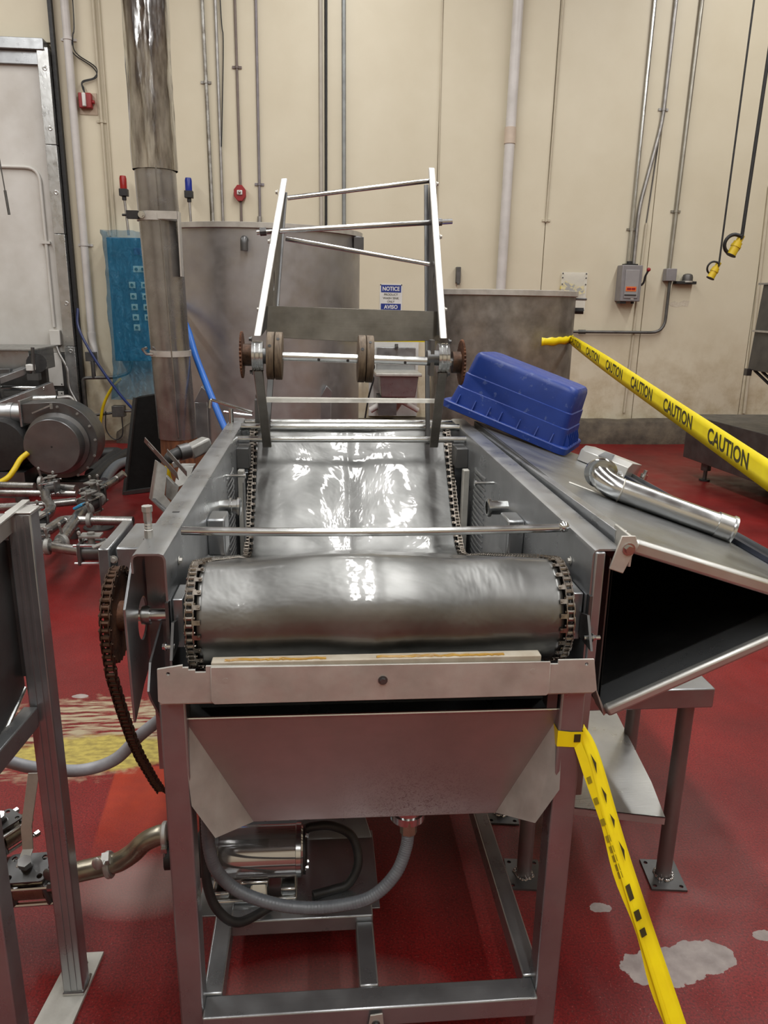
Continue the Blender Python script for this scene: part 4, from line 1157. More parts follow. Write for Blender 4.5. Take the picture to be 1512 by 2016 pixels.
# flat lever rising from the stem
lv = MB()
L0, L1, L2_, L3 = Vector((-.722, 1.612, .262)), Vector((-.716, 1.645, .285)), Vector((-.720, 1.66, .335)), Vector((-.704, 1.70, .460))
for p, q_ in ((L0, L1), (L1, L2_), (L2_, L3)):
    e = (q_-p); lv.obox((p+q_)/2, Vector((1, 0, 0)), e.normalized(), Vector((1, 0, 0)).cross(e.normalized()), (.026, e.length+.003, .004))
part('lever', lv, steel_light, dw, bev=.001)
pp = MB().cyl((-.655, YP, .197), (-.533, YP, .224), .0255, n=24)
part('pipe', pp, pipe_tarnish, dw)
part('pipe', MB().cyl((-.95, YP, .19), (-.765, YP, .193), .0255, n=24), pipe_tarnish, dw)
el = spline([(-.525, YP, .226), (-.50, YP, .234), (-.465, YP-.005, .262), (-.435, YP-.01, .295), (-.40, YP-.01, .313), (-.375, YP-.01, .316)], 8)
part('offset_bend', MB().sweep(el, .0245, 22), pipe_tarnish, dw)
def clamp(parent, c, axv, r, mat=steel_foot, wing=True, nm='pipe_clamp'):
    c, axv = Vector(c), Vector(axv).normalized()
    m = MB().lathe(c-axv*.008, axv, [(r-.002, 0), (r+.005, .001), (r+.0075, .004), (r+.0075, .012), (r+.005, .015), (r-.002, .016)], 28)
    o = part(nm, m, mat, parent)
    if wing:
        a = axv.cross(Vector((0, -1, .2))).normalized()
        up = Vector((0, -.5, .85))
        t = c + up.normalized()*(r+.014)
        w = MB().obox(t, axv, up.normalized(), axv.cross(up.normalized()), (.018, .028, .022)).cyl(t+Vector((0, .02, .004)), t+Vector((0, -.028, .004)), .0045, n=8)
        w.sphere(t+Vector((-.012, -.03, .012)), .012, 8, 6, (1.1, .4, 1.5))
        part('wing_nut', w, mat, o)
        part('clamp_hinge', MB().sphere(c-up.normalized()*(r+.010), .010, 8, 6), mat, o)
    return o
clamp(dw, (-.528, YP, .225), (1, 0, .2), .0255)
clamp(dw, (-.645, YP, .20), (1, 0, .2), .0255, steel_dark)
clamp(dw, (-.77, YP, .193), (1, 0, .0), .0255)
cl3 = clamp(dw, (-.383, YP-.01, .315), (1, 0, .05), .0245, steel_foot, False)
part('hanging_screw', MB().obox((-.381, YP-.042, .296), (1, 0, 0), (0, 1, 0), (0, 0, 1), (.014, .012, .012)).cyl((-.381, YP-.044, .292), (-.381, YP-.046, .255), .0045, n=8), steel_bright, cl3)
ball_valve(dw, (-.790, 1.72, .275), (.55, .8, 0), (-.1, -.3, .95), .95, nm='valve_body')

# ================================================================ pump motor on the shelf and hoses under the washer
mo = thing('pump_motor', 'polished cylindrical pump motor on the low shelf under the drip pan', 'motor', (-.17, 1.63, .152))
MY, MZ, MR = 1.63, .262, .0625
part('motor_shell', MB().lathe((-.283, MY, MZ), (1, 0, 0), [(.045, 0), (MR-.004, 0), (MR, .004), (MR, .235), (MR-.004, .239), (.04, .24)], 40), STEEL('mirror_motor_steel', (.6, .58, .56), (.5, .48, .46), (.06, .12), br=(1, 1, 1), bump=.02), mo)
for x in (-.262, -.062): part('end_band', MB().lathe((x, MY, MZ), (1, 0, 0), [(MR, 0), (MR+.0016, .001), (MR+.0016, .013), (MR, .014)], 40), steel_bright, mo)
part('end_bell', MB().lathe((-.044, MY, MZ), (1, 0, 0), [(.058, 0), (.058, .006), (.03, .010), (0, .010)], 30), black_rubber, mo)
for a in (.2, 1.8, 3.4, 5.0):
    part('end_screw', MB().bolt((-.038, MY+.05*cos(a), MZ+.05*sin(a)), (1, 0, 0), .005, .006), steel_bright, mo)
ft_ = MB().box((-.27, MY-.055, .152), (-.06, MY+.055, .166)).box((-.20, MY-.04, .166), (-.13, MY+.04, .205)).box((-.268, MY-.05, .166), (-.225, MY+.05, .185)).box((-.10, MY-.05, .166), (-.062, MY+.05, .19))
ft_.prism([(-.18, MY-.058, .166), (-.13, MY-.058, .166), (-.135, MY-.035, .205), (-.172, MY-.035, .205)], (0, .02, 0))
part('foot', ft_, steel_bright, mo, bev=.005)
part('adapter', MB().lathe((-.283, MY, MZ), (-1, 0, 0), [(.055, 0), (.055, .02), (.04, .03), (.05, .04), (.05, .075), (.034, .085), (.034, .10)], 28), black_rubber, mo)
cbl = spline([(-.045, 1.655, .30), (-.02, 1.66, .305), (.03, 1.665, .30), (.08, 1.66, .27), (.095, 1.63, .215), (.07, 1.61, .17), (.03, 1.60, .162), (-.02, 1.585, .162)], 8)
single('motor_cable', MB().sweep(cbl, .0115, 14), black_rubber, 'thick black cable curling from the motor end over the shelf', 'cable')
hs = [(.195, 1.436, .47), (.190, 1.425, .425), (.165, 1.405, .372), (.115, 1.395, .325), (.05, 1.40, .300), (-.03, 1.405, .292), (-.11, 1.41, .305), (-.185, 1.42, .335), (-.228, 1.425, .385), (-.243, 1.43, .445), (-.245, 1.44, .52)]
P = spline(hs, 28)
hose = MB().sweep(P, .0135, 16, rfun=lambda t: .0132 + .0011*(0.5+0.5*sin(t*2*pi*105)))
single('drain_hose', hose, grey_hose, 'ribbed grey hose sagging from the pan outlet across the motor', 'hose', smooth=60)
single('supply_hose', MB().sweep(spline([(-.262, 1.50, .50), (-.262, 1.49, .38), (-.258, 1.475, .30), (-.235, 1.465, .24), (-.19, 1.47, .20), (-.12, 1.53, .185)], 8), .011, 12), black_rubber, 'black hose running down beside the left leg behind the ribbed hose', 'hose')
single('wash_hose', MB().sweep(spline([(-.98, 1.74, .80), (-.93, 1.74, .62), (-.845, 1.745, .505), (-.76, 1.75, .455), (-.68, 1.75, .436), (-.60, 1.75, .432), (-.52, 1.75, .460), (-.45, 1.75, .53), (-.36, 1.76, .60)], 8), .0155, 16), pale_hose, 'pale grey hose hanging in a loop between hopper and washer', 'hose')

# ================================================================ open junction box and plug beside the left rail
jb_ = thing('junction_box', 'open cast junction box with tilted lid plates beside the left rail', 'box', (-0.462, 2.360, 1.022))
YJ = 2.36
def pxq(pts, dv=(0, .012, 0)):
    return MB().prism(pts, dv)
part('lid', pxq([(-0.516, 2.340, 0.987), (-0.490, 2.340, 1.110), (-0.466, 2.360, 1.084), (-0.476, 2.340, 1.003), (-0.437, 2.300, 0.973), (-0.463, 2.300, 0.947)], (-.012, .012, .004)), cast_grey, jb_, bev=.002)
part('lid_edge', pxq([(-0.513, 2.325, 0.991), (-0.505, 2.325, 0.990), (-0.456, 2.290, 0.959), (-0.461, 2.290, 0.950)], (.0, .02, .004)), steel_dark, jb_, bev=.001)
part('box_face', pxq([(-0.474, 2.370, 1.056), (-0.438, 2.370, 1.016), (-0.447, 2.350, 0.972), (-0.480, 2.370, 0.990)], (-.004, .03, 0)), cast_grey, jb_, bev=.002)
part('housing', pxq([(-0.467, 2.550, 1.049), (-0.416, 2.550, 1.049), (-0.427, 2.500, 1.005), (-0.482, 2.500, 0.979)], (0, .05, 0)), cast_grey, jb_, bev=.003)
sl = Vector((-0.524, 2.330, 1.183)); sl2 = Vector((-0.419, 2.360, 1.038))
e = (sl2-sl).normalized(); nv = e.cross(Vector((0, 1, 0))).normalized(); vv = nv.cross(e)
part('strap', MB().plate(sl, e, Vector((.1, -.5, .85)).normalized(), [(0, -.012), (.005, .010), (.15, .012), (.157, -.012)], .003, [rrect(.028, .006, .0028, 3, .03, 0)]), cast_grey, jb_)
part('strap', MB().plate(sl+e*.07+Vector((.022, .01, .012)), e, Vector((.1, -.5, .85)).normalized(), [(0, -.012), (.0, .010), (.09, .010), (.09, -.012)], .003), cast_grey, jb_)
part('lug', MB().obox((-0.450, 2.420, 1.084), (1, 0, .3), (0, 1, 0), (-.3, 0, 1), (.02, .02, .018)), cast_grey, jb_, bev=.002)
pc = thing('cable_plug', 'grey multi-pin plug with black boot and yellow cable lying on the left rail', 'plug', (-0.417, 2.500, 1.107))
p0, p1, p2, p3 = Vector((-0.366, 2.550, 1.129)), Vector((-0.422, 2.500, 1.107)), Vector((-0.451, 2.480, 1.108)), Vector((-0.473, 2.460, 1.099))
part('plug_body', MB().bar(p0, p1+(p1-p0)*.05, .05, .045), cast_grey, pc, bev=.008)
part('knurled_ring', MB().cyl(p1+Vector((0, 0, .006)), p2, .026, n=16), steel_dark, pc)
part('boot', MB().sweep(spline([p2+(p1-p2)*.1, p2, p3, p3+Vector((-.006, 0, -.012))], 5), .02, 14), black_rubber, pc)
part('cable', MB().sweep(spline([p3, (-0.482, 2.450, 1.076), (-0.484, 2.450, 1.042), (-0.482, 2.470, 1.016), (-0.474, 2.500, 0.962)], 6), .009, 12), yellow_cable, pc)

# ================================================================ tall flue in front of the large tank
fd_ = thing('flue_pipe', 'tall crumpled sheet-metal flue with band clamps on a rusty base', 'flue', (-.86, 4.5, 0))
def wobble_pipe(x0, x1, z0, z1, r, amp, n=40, m=44, seed=0):
    mb = MB(); vs = []; fs = []
    for i in range(m+1):
        t = i/m; z = z0+(z1-z0)*t; cx = x0+(x1-x0)*t
        for k in range(n):
            a = 2*pi*k/n
            h = mnoise.noise(Vector((cos(a)*1.6, sin(a)*1.6, z*2.2+seed)))*amp + mnoise.noise(Vector((cos(a)*5, sin(a)*5, z*7+seed)))*amp*.5
            vs.append((cx+(r+h)*cos(a), 4.5+(r+h)*sin(a), z))
    for i in range(m):
        for k in range(n):
            j = (k+1) % n
            fs.append((i*n+k, i*n+j, (i+1)*n+j, (i+1)*n+k))
    return mb.add(vs, fs)
foil = MAT('crumpled_foil_steel', (.6, .6, .6), (.24, .225, .22), 1.0, (.08, .22), 9, 7, .4, .68, (2.2, 2.2, .5), .35, 14, (3, 3, .6), .006)
part('upper_section', wobble_pipe(-.862, -.862, 2.24, 6.2, .118, .012, m=120), foil, fd_, smooth=60)
part('lower_section', wobble_pipe(-.820, -.862, .80, 2.30, .108, .003, m=30, seed=5), steel_duct, fd_, smooth=60)
part('flue_seam', MB().sweep([(-.795, 4.39, .82), (-.835, 4.388, 2.25)], .004, 6), steel_duct, fd_)
bs = MB().lathe((-.815, 4.5, 0), (0, 0, 1), [(.13, 0), (.112, .05), (.108, .55), (.104, .80), (.1, .80)], 30)
bs.prism([(-.77, 4.40, .80), (-.64, 4.45, .74), (-.60, 4.47, .60), (-.62, 4.46, .45), (-.76, 4.40, .40)], (0, .18, 0))
part('rusty_base', bs, rust_wood, fd_, smooth=40)
def band(z, cx, r, h, parent, lug=True):
    m = MB().lathe((cx, 4.5, z), (0, 0, 1), [(r, 0), (r+.004, 0), (r+.004, h), (r, h)], 40)
    o = part('band_clamp', m, steel_light, parent)
    return o
b1 = band(1.985, -.855, .112, .045, fd_)
part('clamp_lug', MB().box((-1.005, 4.40, 1.99), (-.945, 4.44, 2.03)).cyl((-1.03, 4.42, 2.008), (-.95, 4.42, 2.008), .006, n=8), black_rubber, b1)
part('clamp_bolt', MB().bolt((-.925, 4.396, 2.01), (0, -1, 0), .012, .008), steel_bright, b1)
part('clamp_arm', MB().box((-.84, 4.382, 1.99), (-.735, 4.392, 2.03)).box((-.737, 4.382, 1.70), (-.73, 4.46, 2.03)), steel_light, b1)
b2 = band(1.27, -.833, .110, .032, fd_)
part('clamp_lug', MB().sweep([(-.955, 4.45, 1.315), (-.97, 4.42, 1.31), (-.945, 4.40, 1.285), (-.91, 4.40, 1.285)], .008, 8), steel_bright, b2)

# ================================================================ tanks
def tank(name, label, cx, cy, r, z0, z1, mat, rim_r):
    t = thing(name, label, 'tank', (cx, cy, 0))
    part('shell', MB().lathe((cx, cy, 0), (0, 0, 1), [(r-.01, z0), (r, z0), (r, z1), (r-.006, z1), (r-.006, z0+.02), (0, z0+.02)], 72), mat, t)
    part('rim', MB().lathe((cx, cy, z1-.032), (0, 0, 1), [(r, 0), (r+rim_r, .004), (r+rim_r, .034), (r+.004, .036), (r-.01, .036), (r-.01, 0)], 72), steel_light, t)
    for a in (.6, 2.3, 3.9, 5.5):
        part('leg', MB().cyl((cx+(r-.08)*cos(a), cy+(r-.08)*sin(a), 0), (cx+(r-.08)*cos(a), cy+(r-.08)*sin(a), z0+.02), .03, n=14), steel_dark, t)
    return t
t1 = tank('steel_tank', 'large round stained steel tank standing behind the washer', -.405, 5.5, .695, .22, 2.02, steel_tank, .018)
part('elbow_stub', MB().sweep(fillet([(-.425, 4.81, 1.925), (-.425, 4.76, 1.925), (-.425, 4.76, 1.86)], .03), .022, 14), steel_dark, t1)
part('lip_bracket', MB().box((.235, 5.20, 1.90), (.30, 5.28, 1.985)).box((.20, 5.22, 1.97), (.29, 5.26, 1.99)), steel_dark, t1, bev=.003)
for (x, a) in ((.055, 0), (-.72, 0)):
    dy = 5.5 - sqrt(.695**2-(x+.405)**2)
    ch = MB().box((x-.05, dy-.03, .45), (x+.03, dy+.03, .96)).prism([(x-.055, dy-.03, .96), (x+.0, dy-.04, 1.06), (x+.035, dy-.02, 1.02), (x+.03, dy-.03, .95)], (0, .05, 0))
    part('support_channel', ch, steel_x, t1, bev=.003)
t2 = tank('steel_tank', 'smaller mottled steel tank with caution tape, behind the blue tote', 1.205, 5.05, .455, .3, 1.665, steel_worn, .014)
part('rim_handle', MB().box((1.60, 4.88, 1.615), (1.70, 4.93, 1.63)), steel_dark, t2, bev=.004)
part('side_valve', MB().cyl((1.65, 4.95, 1.55), (1.70, 4.93, 1.55), .02, n=12), black_rubber, t2)
tw = MB()
for (z0, z1, a0, a1, rr) in ((1.375, 1.405, -1.15, -.30, .4565), (1.35, 1.372, -.9, -.28, .4570)):
    tw.lathe((1.205, 5.05, 0), (0, 0, 1), [(rr, z0), (rr, z1)], 20)
tw = MB(); vs = []; fs = []
for i in range(25):
    a = -1.25 + 1.05*i/24
    vs += [(1.205+.4568*cos(a), 5.05+.4568*sin(a), 1.345+.004*sin(i)+.02*i/24), (1.205+.4568*cos(a), 5.05+.4568*sin(a), 1.392+.003*cos(i*1.7)+.01*i/24)]
for i in range(24): fs.append((2*i, 2*i+2, 2*i+3, 2*i+1))
tw.add(vs, fs)
wo = part('tank_wrap', tw, yellow_tape, bpy.data.objects['caution_tape'], label='tape end wrapped round the small tank')
wm_ = wo.modifiers.new('thick', 'SOLIDIFY'); wm_.thickness = .0015; wm_.offset = 1

# ================================================================ things fixed to the back wall
YW = 8.80
def conduit(name, label, pts, r, mat, cat='conduit', n=10, straps=(), off=0.0):
    t = thing(name, label, cat, (pts[0][0], YW-.02, min(p[1] for p in pts)))
    P = fillet([(x, YW-off-r-.004, z) for (x, z) in pts], .16) if len(pts) > 2 else [(x, YW-off-r-.004, z) for (x, z) in pts]
    part('tube', MB().sweep(P, r, n), mat, t, smooth=60)
    for (x, z) in straps:
        part('strap', MB().cyl((x, YW-off-r-.004, z-.012), (x, YW-off-r-.004, z+.012), r+.006, n=n).box((x-r-.035, YW-.012, z-.012), (x+r+.035, YW-.001, z+.012)), mat, t)
    return t
conduit('vent_pipe', 'white plastic pipe running up the wall beside the door frame', [(-2.455, 1.18), (-2.445, 6.2)], .040, pvc, 'pipe', 16, [(-2.45, 2.1), (-2.447, 4.03)])
part('lower_bend', MB().sweep(spline([(-2.455, 8.755, 1.2), (-2.455, 8.755, 1.1), (-2.44, 8.74, .98), (-2.45, 8.72, .86)], 6), .046, 14), pvc, bpy.data.objects['vent_pipe'])
conduit('conduit_pipe', 'thin cream conduit above the blue-wrapped panel', [(-2.185, 2.2), (-2.185, 6.2)], .014, conduit_painted, straps=[(-2.185, 3.3)])
conduit('conduit_pipe', 'slim cream conduit hugging the first, just right of it', [(-2.13, 2.2), (-2.13, 6.2)], .009, conduit_painted)
conduit('conduit_pipe', 'mottled stained conduit, first one right of the flue', [(-1.10, 1.9), (-1.14, 6.2)], .017, STEEL('stained_conduit', (.5, .48, .44), (.16, .13, .1), (.4, .6), scale=14, br=(1, 1, 1)), straps=[(-1.12, 3.7)])
conduit('conduit_pipe', 'grey conduit with a black cable beside it, second right of the flue', [(-1.0, 1.9), (-.99, 6.2)], .015, conduit_m)
single('loose_cable', MB().sweep(spline([(-.972, 8.77, 6.2), (-.945, 8.775, 4.4), (-.93, 8.775, 4.1), (-.955, 8.775, 3.6), (-.985, 8.765, 3.1)], 8), .006, 6), black_rubber, 'loose black cable following the grey conduit high on the wall', 'cable')
conduit('conduit_pipe', 'brown conduit dropping straight into the red alarm', [(-.805, 1.9), (-.80, 6.2)], .013, MAT('brown_conduit', (.2, .16, .14), (.14, .11, .1), 0, (.5, .6)), straps=[(-.803, 3.85)])
conduit('conduit_pipe', 'grey-violet conduit next right of the red alarm', [(-.61, 1.9), (-.585, 6.2)], .014, MAT('violet_grey_conduit', (.24, .22, .235), (.17, .155, .165), .3, (.4, .5)), straps=[(-.605, 2.75)])
part('coupling', MB().cyl((-.611, 8.782, 2.36), (-.611, 8.782, 2.43), .024, n=12), conduit_m, bpy.data.objects['conduit_pipe.005'] if 'conduit_pipe.005' in bpy.data.objects else bpy.data.objects['conduit_pipe'])
conduit('conduit_pipe', 'black conduit running up between two wall panels', [(.095, 1.5), (.11, 6.2)], .014, black_rubber)
conduit('conduit_pipe', 'pale grey strip conduit just left of the black one', [(.045, 1.5), (.05, 6.2)], .020, MAT('pale_strip', (.45, .42, .36), (.38, .35, .3), 0, (.5, .6)))
conduit('conduit_pipe', 'blue-grey galvanised conduit right of the black one', [(.295, 1.5), (.275, 6.2)], .022, MAT('blue_grey_conduit', (.3, .32, .32), (.2, .21, .21), .5, (.4, .5)))
conduit('conduit_pipe', 'hair-thin painted conduit over the notice sign', [(1.31, 2.2), (1.27, 6.2)], .008, conduit_painted)
conduit('drain_pipe', 'thick white drain pipe with coupling behind the small tank', [(2.04, 1.2), (2.07, 6.2)], .054, pvc, 'pipe', 18, [])
part('coupling', MB().cyl((2.052, YW-.058, 3.22), (2.052, YW-.058, 3.38), .061, n=18), MAT('cream_coupling', (.6, .5, .4), (.52, .43, .35), 0, (.4, .5)), bpy.data.objects['drain_pipe'])
conduit('conduit_pipe', 'thin painted conduit ending above the clear pouch', [(2.52, 2.45), (2.555, 6.2)], .010, conduit_painted, straps=[(2.523, 2.47)])
dc1 = conduit('conduit_pipe', 'shiny conduit dropping into the grey switch box', [(3.50, 2.035), (3.515, 6.2)], .019, steel_bright, straps=[(3.502, 2.4)])
conduit('conduit_pipe', 'second conduit joining the switch box conduit with a slanted run', [(3.562, 2.035), (3.562, 2.62), (3.725, 3.5), (3.75, 6.2)], .019, conduit_m, straps=[(3.726, 3.62)])
conduit('conduit_pipe', 'dark thin wire run ending halfway down beside the slanted conduit', [(3.665, 2.47), (3.71, 3.30)], .006, conduit_dark)
conduit('conduit_pipe', 'short cream conduit passing behind the bent dark pipe', [(3.63, .35), (3.665, 2.47)], .013, conduit_painted)
conduit('conduit_pipe', 'twin-sided galvanised conduit dropping into the small junction box', [(3.985, 1.97), (4.03, 6.2)], .021, STEEL('brass_grey_conduit', (.45, .42, .36), (.3, .27, .22), (.3, .45)), straps=[(3.99, 2.6)])
cb_ = conduit('conduit_pipe', 'dark bent pipe from the small junction box to the tank', [(3.995, 1.87), (3.995, 1.285), (2.55, 1.278)], .017, conduit_dark, off=.03)
part('coupling', MB().cyl((2.98, 8.749, 1.28), (3.06, 8.749, 1.28), .024, n=10), conduit_dark, cb_)
conduit('conduit_pipe', 'painted conduit at the far right edge of the wall', [(5.12, .35), (5.04, 2.9)], .02, conduit_painted)
# small junction box
single('conduit_box', MB().box((3.925, 8.70, 1.855), (4.045, 8.80, 1.99)), grey_paint, 'small grey conduit box above the bent dark pipe', 'box', bev=.006)
# disconnect switch
sw = thing('switch_box', 'grey safety switch with side lever and orange label on the wall', 'switch', (3.505, 8.70, 1.61))
part('enclosure', MB().box((3.385, 8.64, 1.625), (3.62, 8.80, 2.015)), grey_paint, sw, bev=.008)
part('door_panel', MB().box((3.425, 8.630, 1.66), (3.585, 8.642, 1.965)), MAT('grey_enamel_light', (.3, .29, .29), (.26, .25, .255), 0, (.35, .5)), sw, bev=.004)
part('door_latch', MB().box((3.43, 8.622, 1.69), (3.565, 8.632, 1.70)), black_rubber, sw)
part('name_plate', MB().box((3.51, 8.637, 1.648), (3.545, 8.641, 1.662)), white_plastic, sw)
part('warning_label', MB().box((3.440, 8.626, 1.735), (3.560, 8.631, 1.785)), orange_label, sw)
t = MB(); t.box((3.452, 8.624, 1.748), (3.500, 8.627, 1.772)).box((3.506, 8.624, 1.748), (3.548, 8.627, 1.772))
part('label_print', t, red_plastic, sw)
part('top_hub', MB().box((3.43, 8.68, 2.015), (3.575, 8.78, 2.03)).cyl((3.50, 8.75, 2.02), (3.50, 8.75, 2.06), .03, n=12), black_rubber, sw)
part('bottom_hub', MB().box((3.40, 8.66, 1.60), (3.47, 8.76, 1.626)).cyl((3.56, 8.7, 1.6), (3.56, 8.7, 1.626), .018, n=10), black_rubber, sw)
lvv = part('lever', MB().sweep(fillet([(3.625, 8.66, 1.80), (3.645, 8.64, 1.83), (3.645, 8.62, 1.90), (3.665, 8.60, 1.955)], .02), .012, 8), black_rubber, sw)
part('lever_knob', MB().sphere((3.668, 8.598, 1.968), .022, 12, 8), red_plastic, lvv)
# dark domed bracket
db = thing('cord_bracket', 'black domed cord bracket on the wall right of the conduit box', 'bracket', (4.17, 8.72, 1.80))
part('bar', MB().box((4.055, 8.70, 1.825), (4.29, 8.80, 1.857)), black_rubber, db, bev=.004)
part('dome', MB().lathe((4.195, 8.74, 1.857), (0, 0, 1), [(.058, 0), (.058, .045), (.05, .07), (.03, .082), (0, .085)], 20), conduit_dark, db)
part('collar', MB().cyl((4.195, 8.74, 1.845), (4.195, 8.74, 1.862), .060, n=20), steel_light, db)
single('plaster_scar', MB().plate((4.15, 8.7985, 1.61), (1, 0, 0), (0, 0, 1), [(-.13, .0), (-.05, .03), (.0, .01), (.06, .04), (.13, .035), (.12, -.03), (.04, -.025), (.0, -.04), (-.08, -.03)], -.002), MAT('bare_plaster', (.64, .59, .48), (.52, .46, .36), 0, (.6, .7), 40), 'patch of torn bare plaster on the wall under the domed bracket', 'scar')
# clear pouch with yellow tape inside
cp = thing('clear_pouch', 'clear plastic pouch with crumpled yellow tape screwed to the wall', 'pouch', (2.88, 8.78, 1.50))
part('sheet', MB().box((2.74, 8.765, 1.50), (3.035, 8.772, 1.93)), clear_film, cp)
cr = MB()
random.seed(8)
for i in range(14):
    x, z = random.uniform(2.77, 2.98), random.uniform(1.69, 1.80)
    a = random.uniform(-1, 1)
    cr.obox((x, 8.783, z), (cos(a), 0, sin(a)), (0, 1, 0), (-sin(a), 0, cos(a)), (.09, .012, .035))
part('crumpled_tape', cr, yellow_tape, cp)
sc_ = MB()
for x in (2.75, 3.02):
    for z in (1.52, 1.8, 1.87, 1.915): sc_.cyl((x, 8.766, z), (x, 8.758, z), .008, n=8)
part('screws', sc_, steel_dark, cp)
single('grey_block', MB().box((1.535, 8.74, 1.79), (1.585, 8.80, 1.96)).box((1.545, 8.72, 1.77), (1.575, 8.76, 1.80)), conduit_dark, 'dark grey block on the wall above the small tank', 'hook', bev=.005)
# notice sign
ns = thing('notice_sign', 'white and blue bilingual wash sink notice on the wall', 'sign', (.817, 8.795, 1.33))
part('board', MB().plate((.817, 8.7975, 1.545), (1, 0, 0), (0, 0, 1), rrect(.25, .44, .012), .004), white_plastic, ns)
SG = 8.7925
part('blue_band', MB().box((.705, SG, 1.675), (.929, SG+.0015, 1.755)), sign_blue, ns)
part('blue_band', MB().box((.705, SG, 1.485), (.929, SG+.0015, 1.555)), sign_blue, ns)
def sgn_text(body, z, w, h, mat, b=.02):
    part('sign_word', text_on(MB(), body, (.817, SG-.0006, z), (1, 0, 0), (0, 0, 1), w, h, b), mat, ns, smooth=0)
sgn_text('NOTICE', 1.715, .19, .046, white_plastic, .03)
sgn_text('AVISO', 1.52, .155, .043, white_plastic, .03)
for (w_, z, w) in (('PRODUCT', 1.652, .155), ('WASH SINK', 1.614, .18), ('ONLY', 1.577, .082), ('LAVADO DE', 1.462, .175)):
    sgn_text(w_, z, w, .024, tape_ink, .012)
part('sign_screws', MB().cyl((.70, SG, 1.757), (.70, SG-.004, 1.757), .006, n=8).cyl((.934, SG, 1.757), (.934, SG-.004, 1.757), .006, n=8), black_rubber, ns)
# alarms
a1 = thing('fire_alarm', 'red strobe alarm with wires, high on the wall beside the door', 'alarm', (-2.32, 8.77, 3.40))
part('back_plate', MB().box((-2.40, 8.792, 3.36), (-2.22, 8.80, 3.56)), MAT('old_backing', (.5, .4, .3), (.42, .34, .26), 0, (.5, .6)), a1)
part('body', MB().box((-2.385, 8.73, 3.41), (-2.26, 8.795, 3.55)), red_plastic, a1, bev=.008)
part('strobe_lens', MB().box((-2.345, 8.705, 3.42), (-2.31, 8.74, 3.545)), white_plastic, a1, bev=.008)
part('side_knob', MB().cyl((-2.26, 8.76, 3.47), (-2.235, 8.76, 3.47), .018, n=10), red_plastic, a1)
for k, dx in enumerate((0, .03)):
    wv_ = [(-2.37, 8.76, 6.2), (-2.37, 8.76, 4.35), (-2.395, 8.75, 4.05), (-2.38-dx, 8.76, 3.91), (-2.20-dx, 8.77, 3.79), (-2.22+dx*.6, 8.77, 3.70), (-2.34, 8.77, 3.66-dx*.4), (-2.345+dx*.4, 8.765, 3.60), (-2.325, 8.76, 3.55)]
    part('wire', MB().sweep(spline(wv_, 6), .006, 6), black_rubber, a1)
a2 = thing('fire_alarm', 'red eight-sided strobe alarm on the wall above the large tank', 'alarm', (-.81, 8.77, 2.56))
oc = [(.07*cos(pi/8+pi/4*i)*.95, .085*sin(pi/8+pi/4*i)) for i in range(8)]
part('body', MB().plate((-.81, 8.80, 2.655), (1, 0, 0), (0, 0, 1), oc, .06), red_plastic, a2, bev=.004)
part('strobe_lens', MB().box((-.838, 8.725, 2.635), (-.782, 8.742, 2.682)), white_plastic, a2, bev=.006)
part('lens_bead', MB().sphere((-.81, 8.724, 2.66), .016, 10, 6), steel_bright, a2)
# beacons on rods
for (x, z0, z1, mt, nm, col) in ((-1.985, 2.20, 2.60, red_lens, 'red', 'red beacon lamp on a rod above the blue-wrapped panel'), (-1.325, 1.9, 2.60, blue_lens, 'blue', 'blue beacon lamp on a rod between flue and first conduit')):
    b = thing('beacon_lamp', col, 'lamp', (x, 8.66, z0))
    part('rod', MB().cyl((x+.02, 8.66, z0), (x, 8.66, z1-.02), .013, n=10), conduit_m, b)
    if nm == 'blue': part('wall_arm', MB().box((x-.02, 8.65, z0), (x+.05, 8.80, z0+.04)), conduit_m, b)
    part('socket', MB().cyl((x, 8.66, z1-.06), (x, 8.66, z1-.02), .022, n=12).box((x-.042, 8.62, z1-.02), (x+.042, 8.70, z1+.05)), black_rubber, b, bev=.004)
    part('lens', MB().lathe((x, 8.66, z1+.05), (0, 0, 1), [(.036, 0), (.036, .10), (.03, .125), (0, .13)], 18), mt, b)
# control panel wrapped in blue film
cpn = thing('control_panel', 'wall control panel wrapped in wrinkled blue plastic film', 'panel', (-1.95, 8.6, .5))
part('cabinet', MB().box((-2.175, 8.56, .91), (-1.68, 8.792, 2.17)), MAT('blue_wrapped_steel', (.01, .1, .24), (.008, .08, .19), 0, (.3, .45), 5), cpn, bev=.01)
fm = MB(); vs = []; fs = []
nu, nvv = 40, 60
loop = [(-2.20, 8.80), (-2.20, 8.54), (-1.66, 8.54), (-1.66, 8.80)]
seg = []
for a, b in zip(loop[:-1], loop[1:]):
    for i in range(14): seg.append((a[0]+(b[0]-a[0])*i/14, a[1]+(b[1]-a[1])*i/14))
seg.append(loop[-1])
for j in range(nvv+1):
    z = .50 + (2.235-.50)*j/nvv
    fl_ = 1 + max(0, (.92-z)*.28) + (.05 if z > 2.19 else 0)
    for i, (x, y) in enumerate(seg):
        w = mnoise.noise(Vector((x*5, y*5, z*1.6)))*.022 + mnoise.noise(Vector((x*9+z*6, y*9, z*3)))*.012 + mnoise.noise(Vector((x*24+z*16, y*9, z*4)))*.007
        cx, cy = -1.93, 8.70
        vs.append((cx+(x-cx)*fl_+w, min(8.786, cy+(y-cy)*fl_-.01-abs(w)), z+mnoise.noise(Vector((x*8, 0, 1)))*.03*(1 if j in (0, nvv) else 0)))
k = len(seg)
for j in range(nvv):
    for i in range(k-1): fs.append((j*k+i, j*k+i+1, (j+1)*k+i+1, (j+1)*k+i))
fm.add(vs, fs)
part('film', fm, film_blue, cpn, smooth=180)
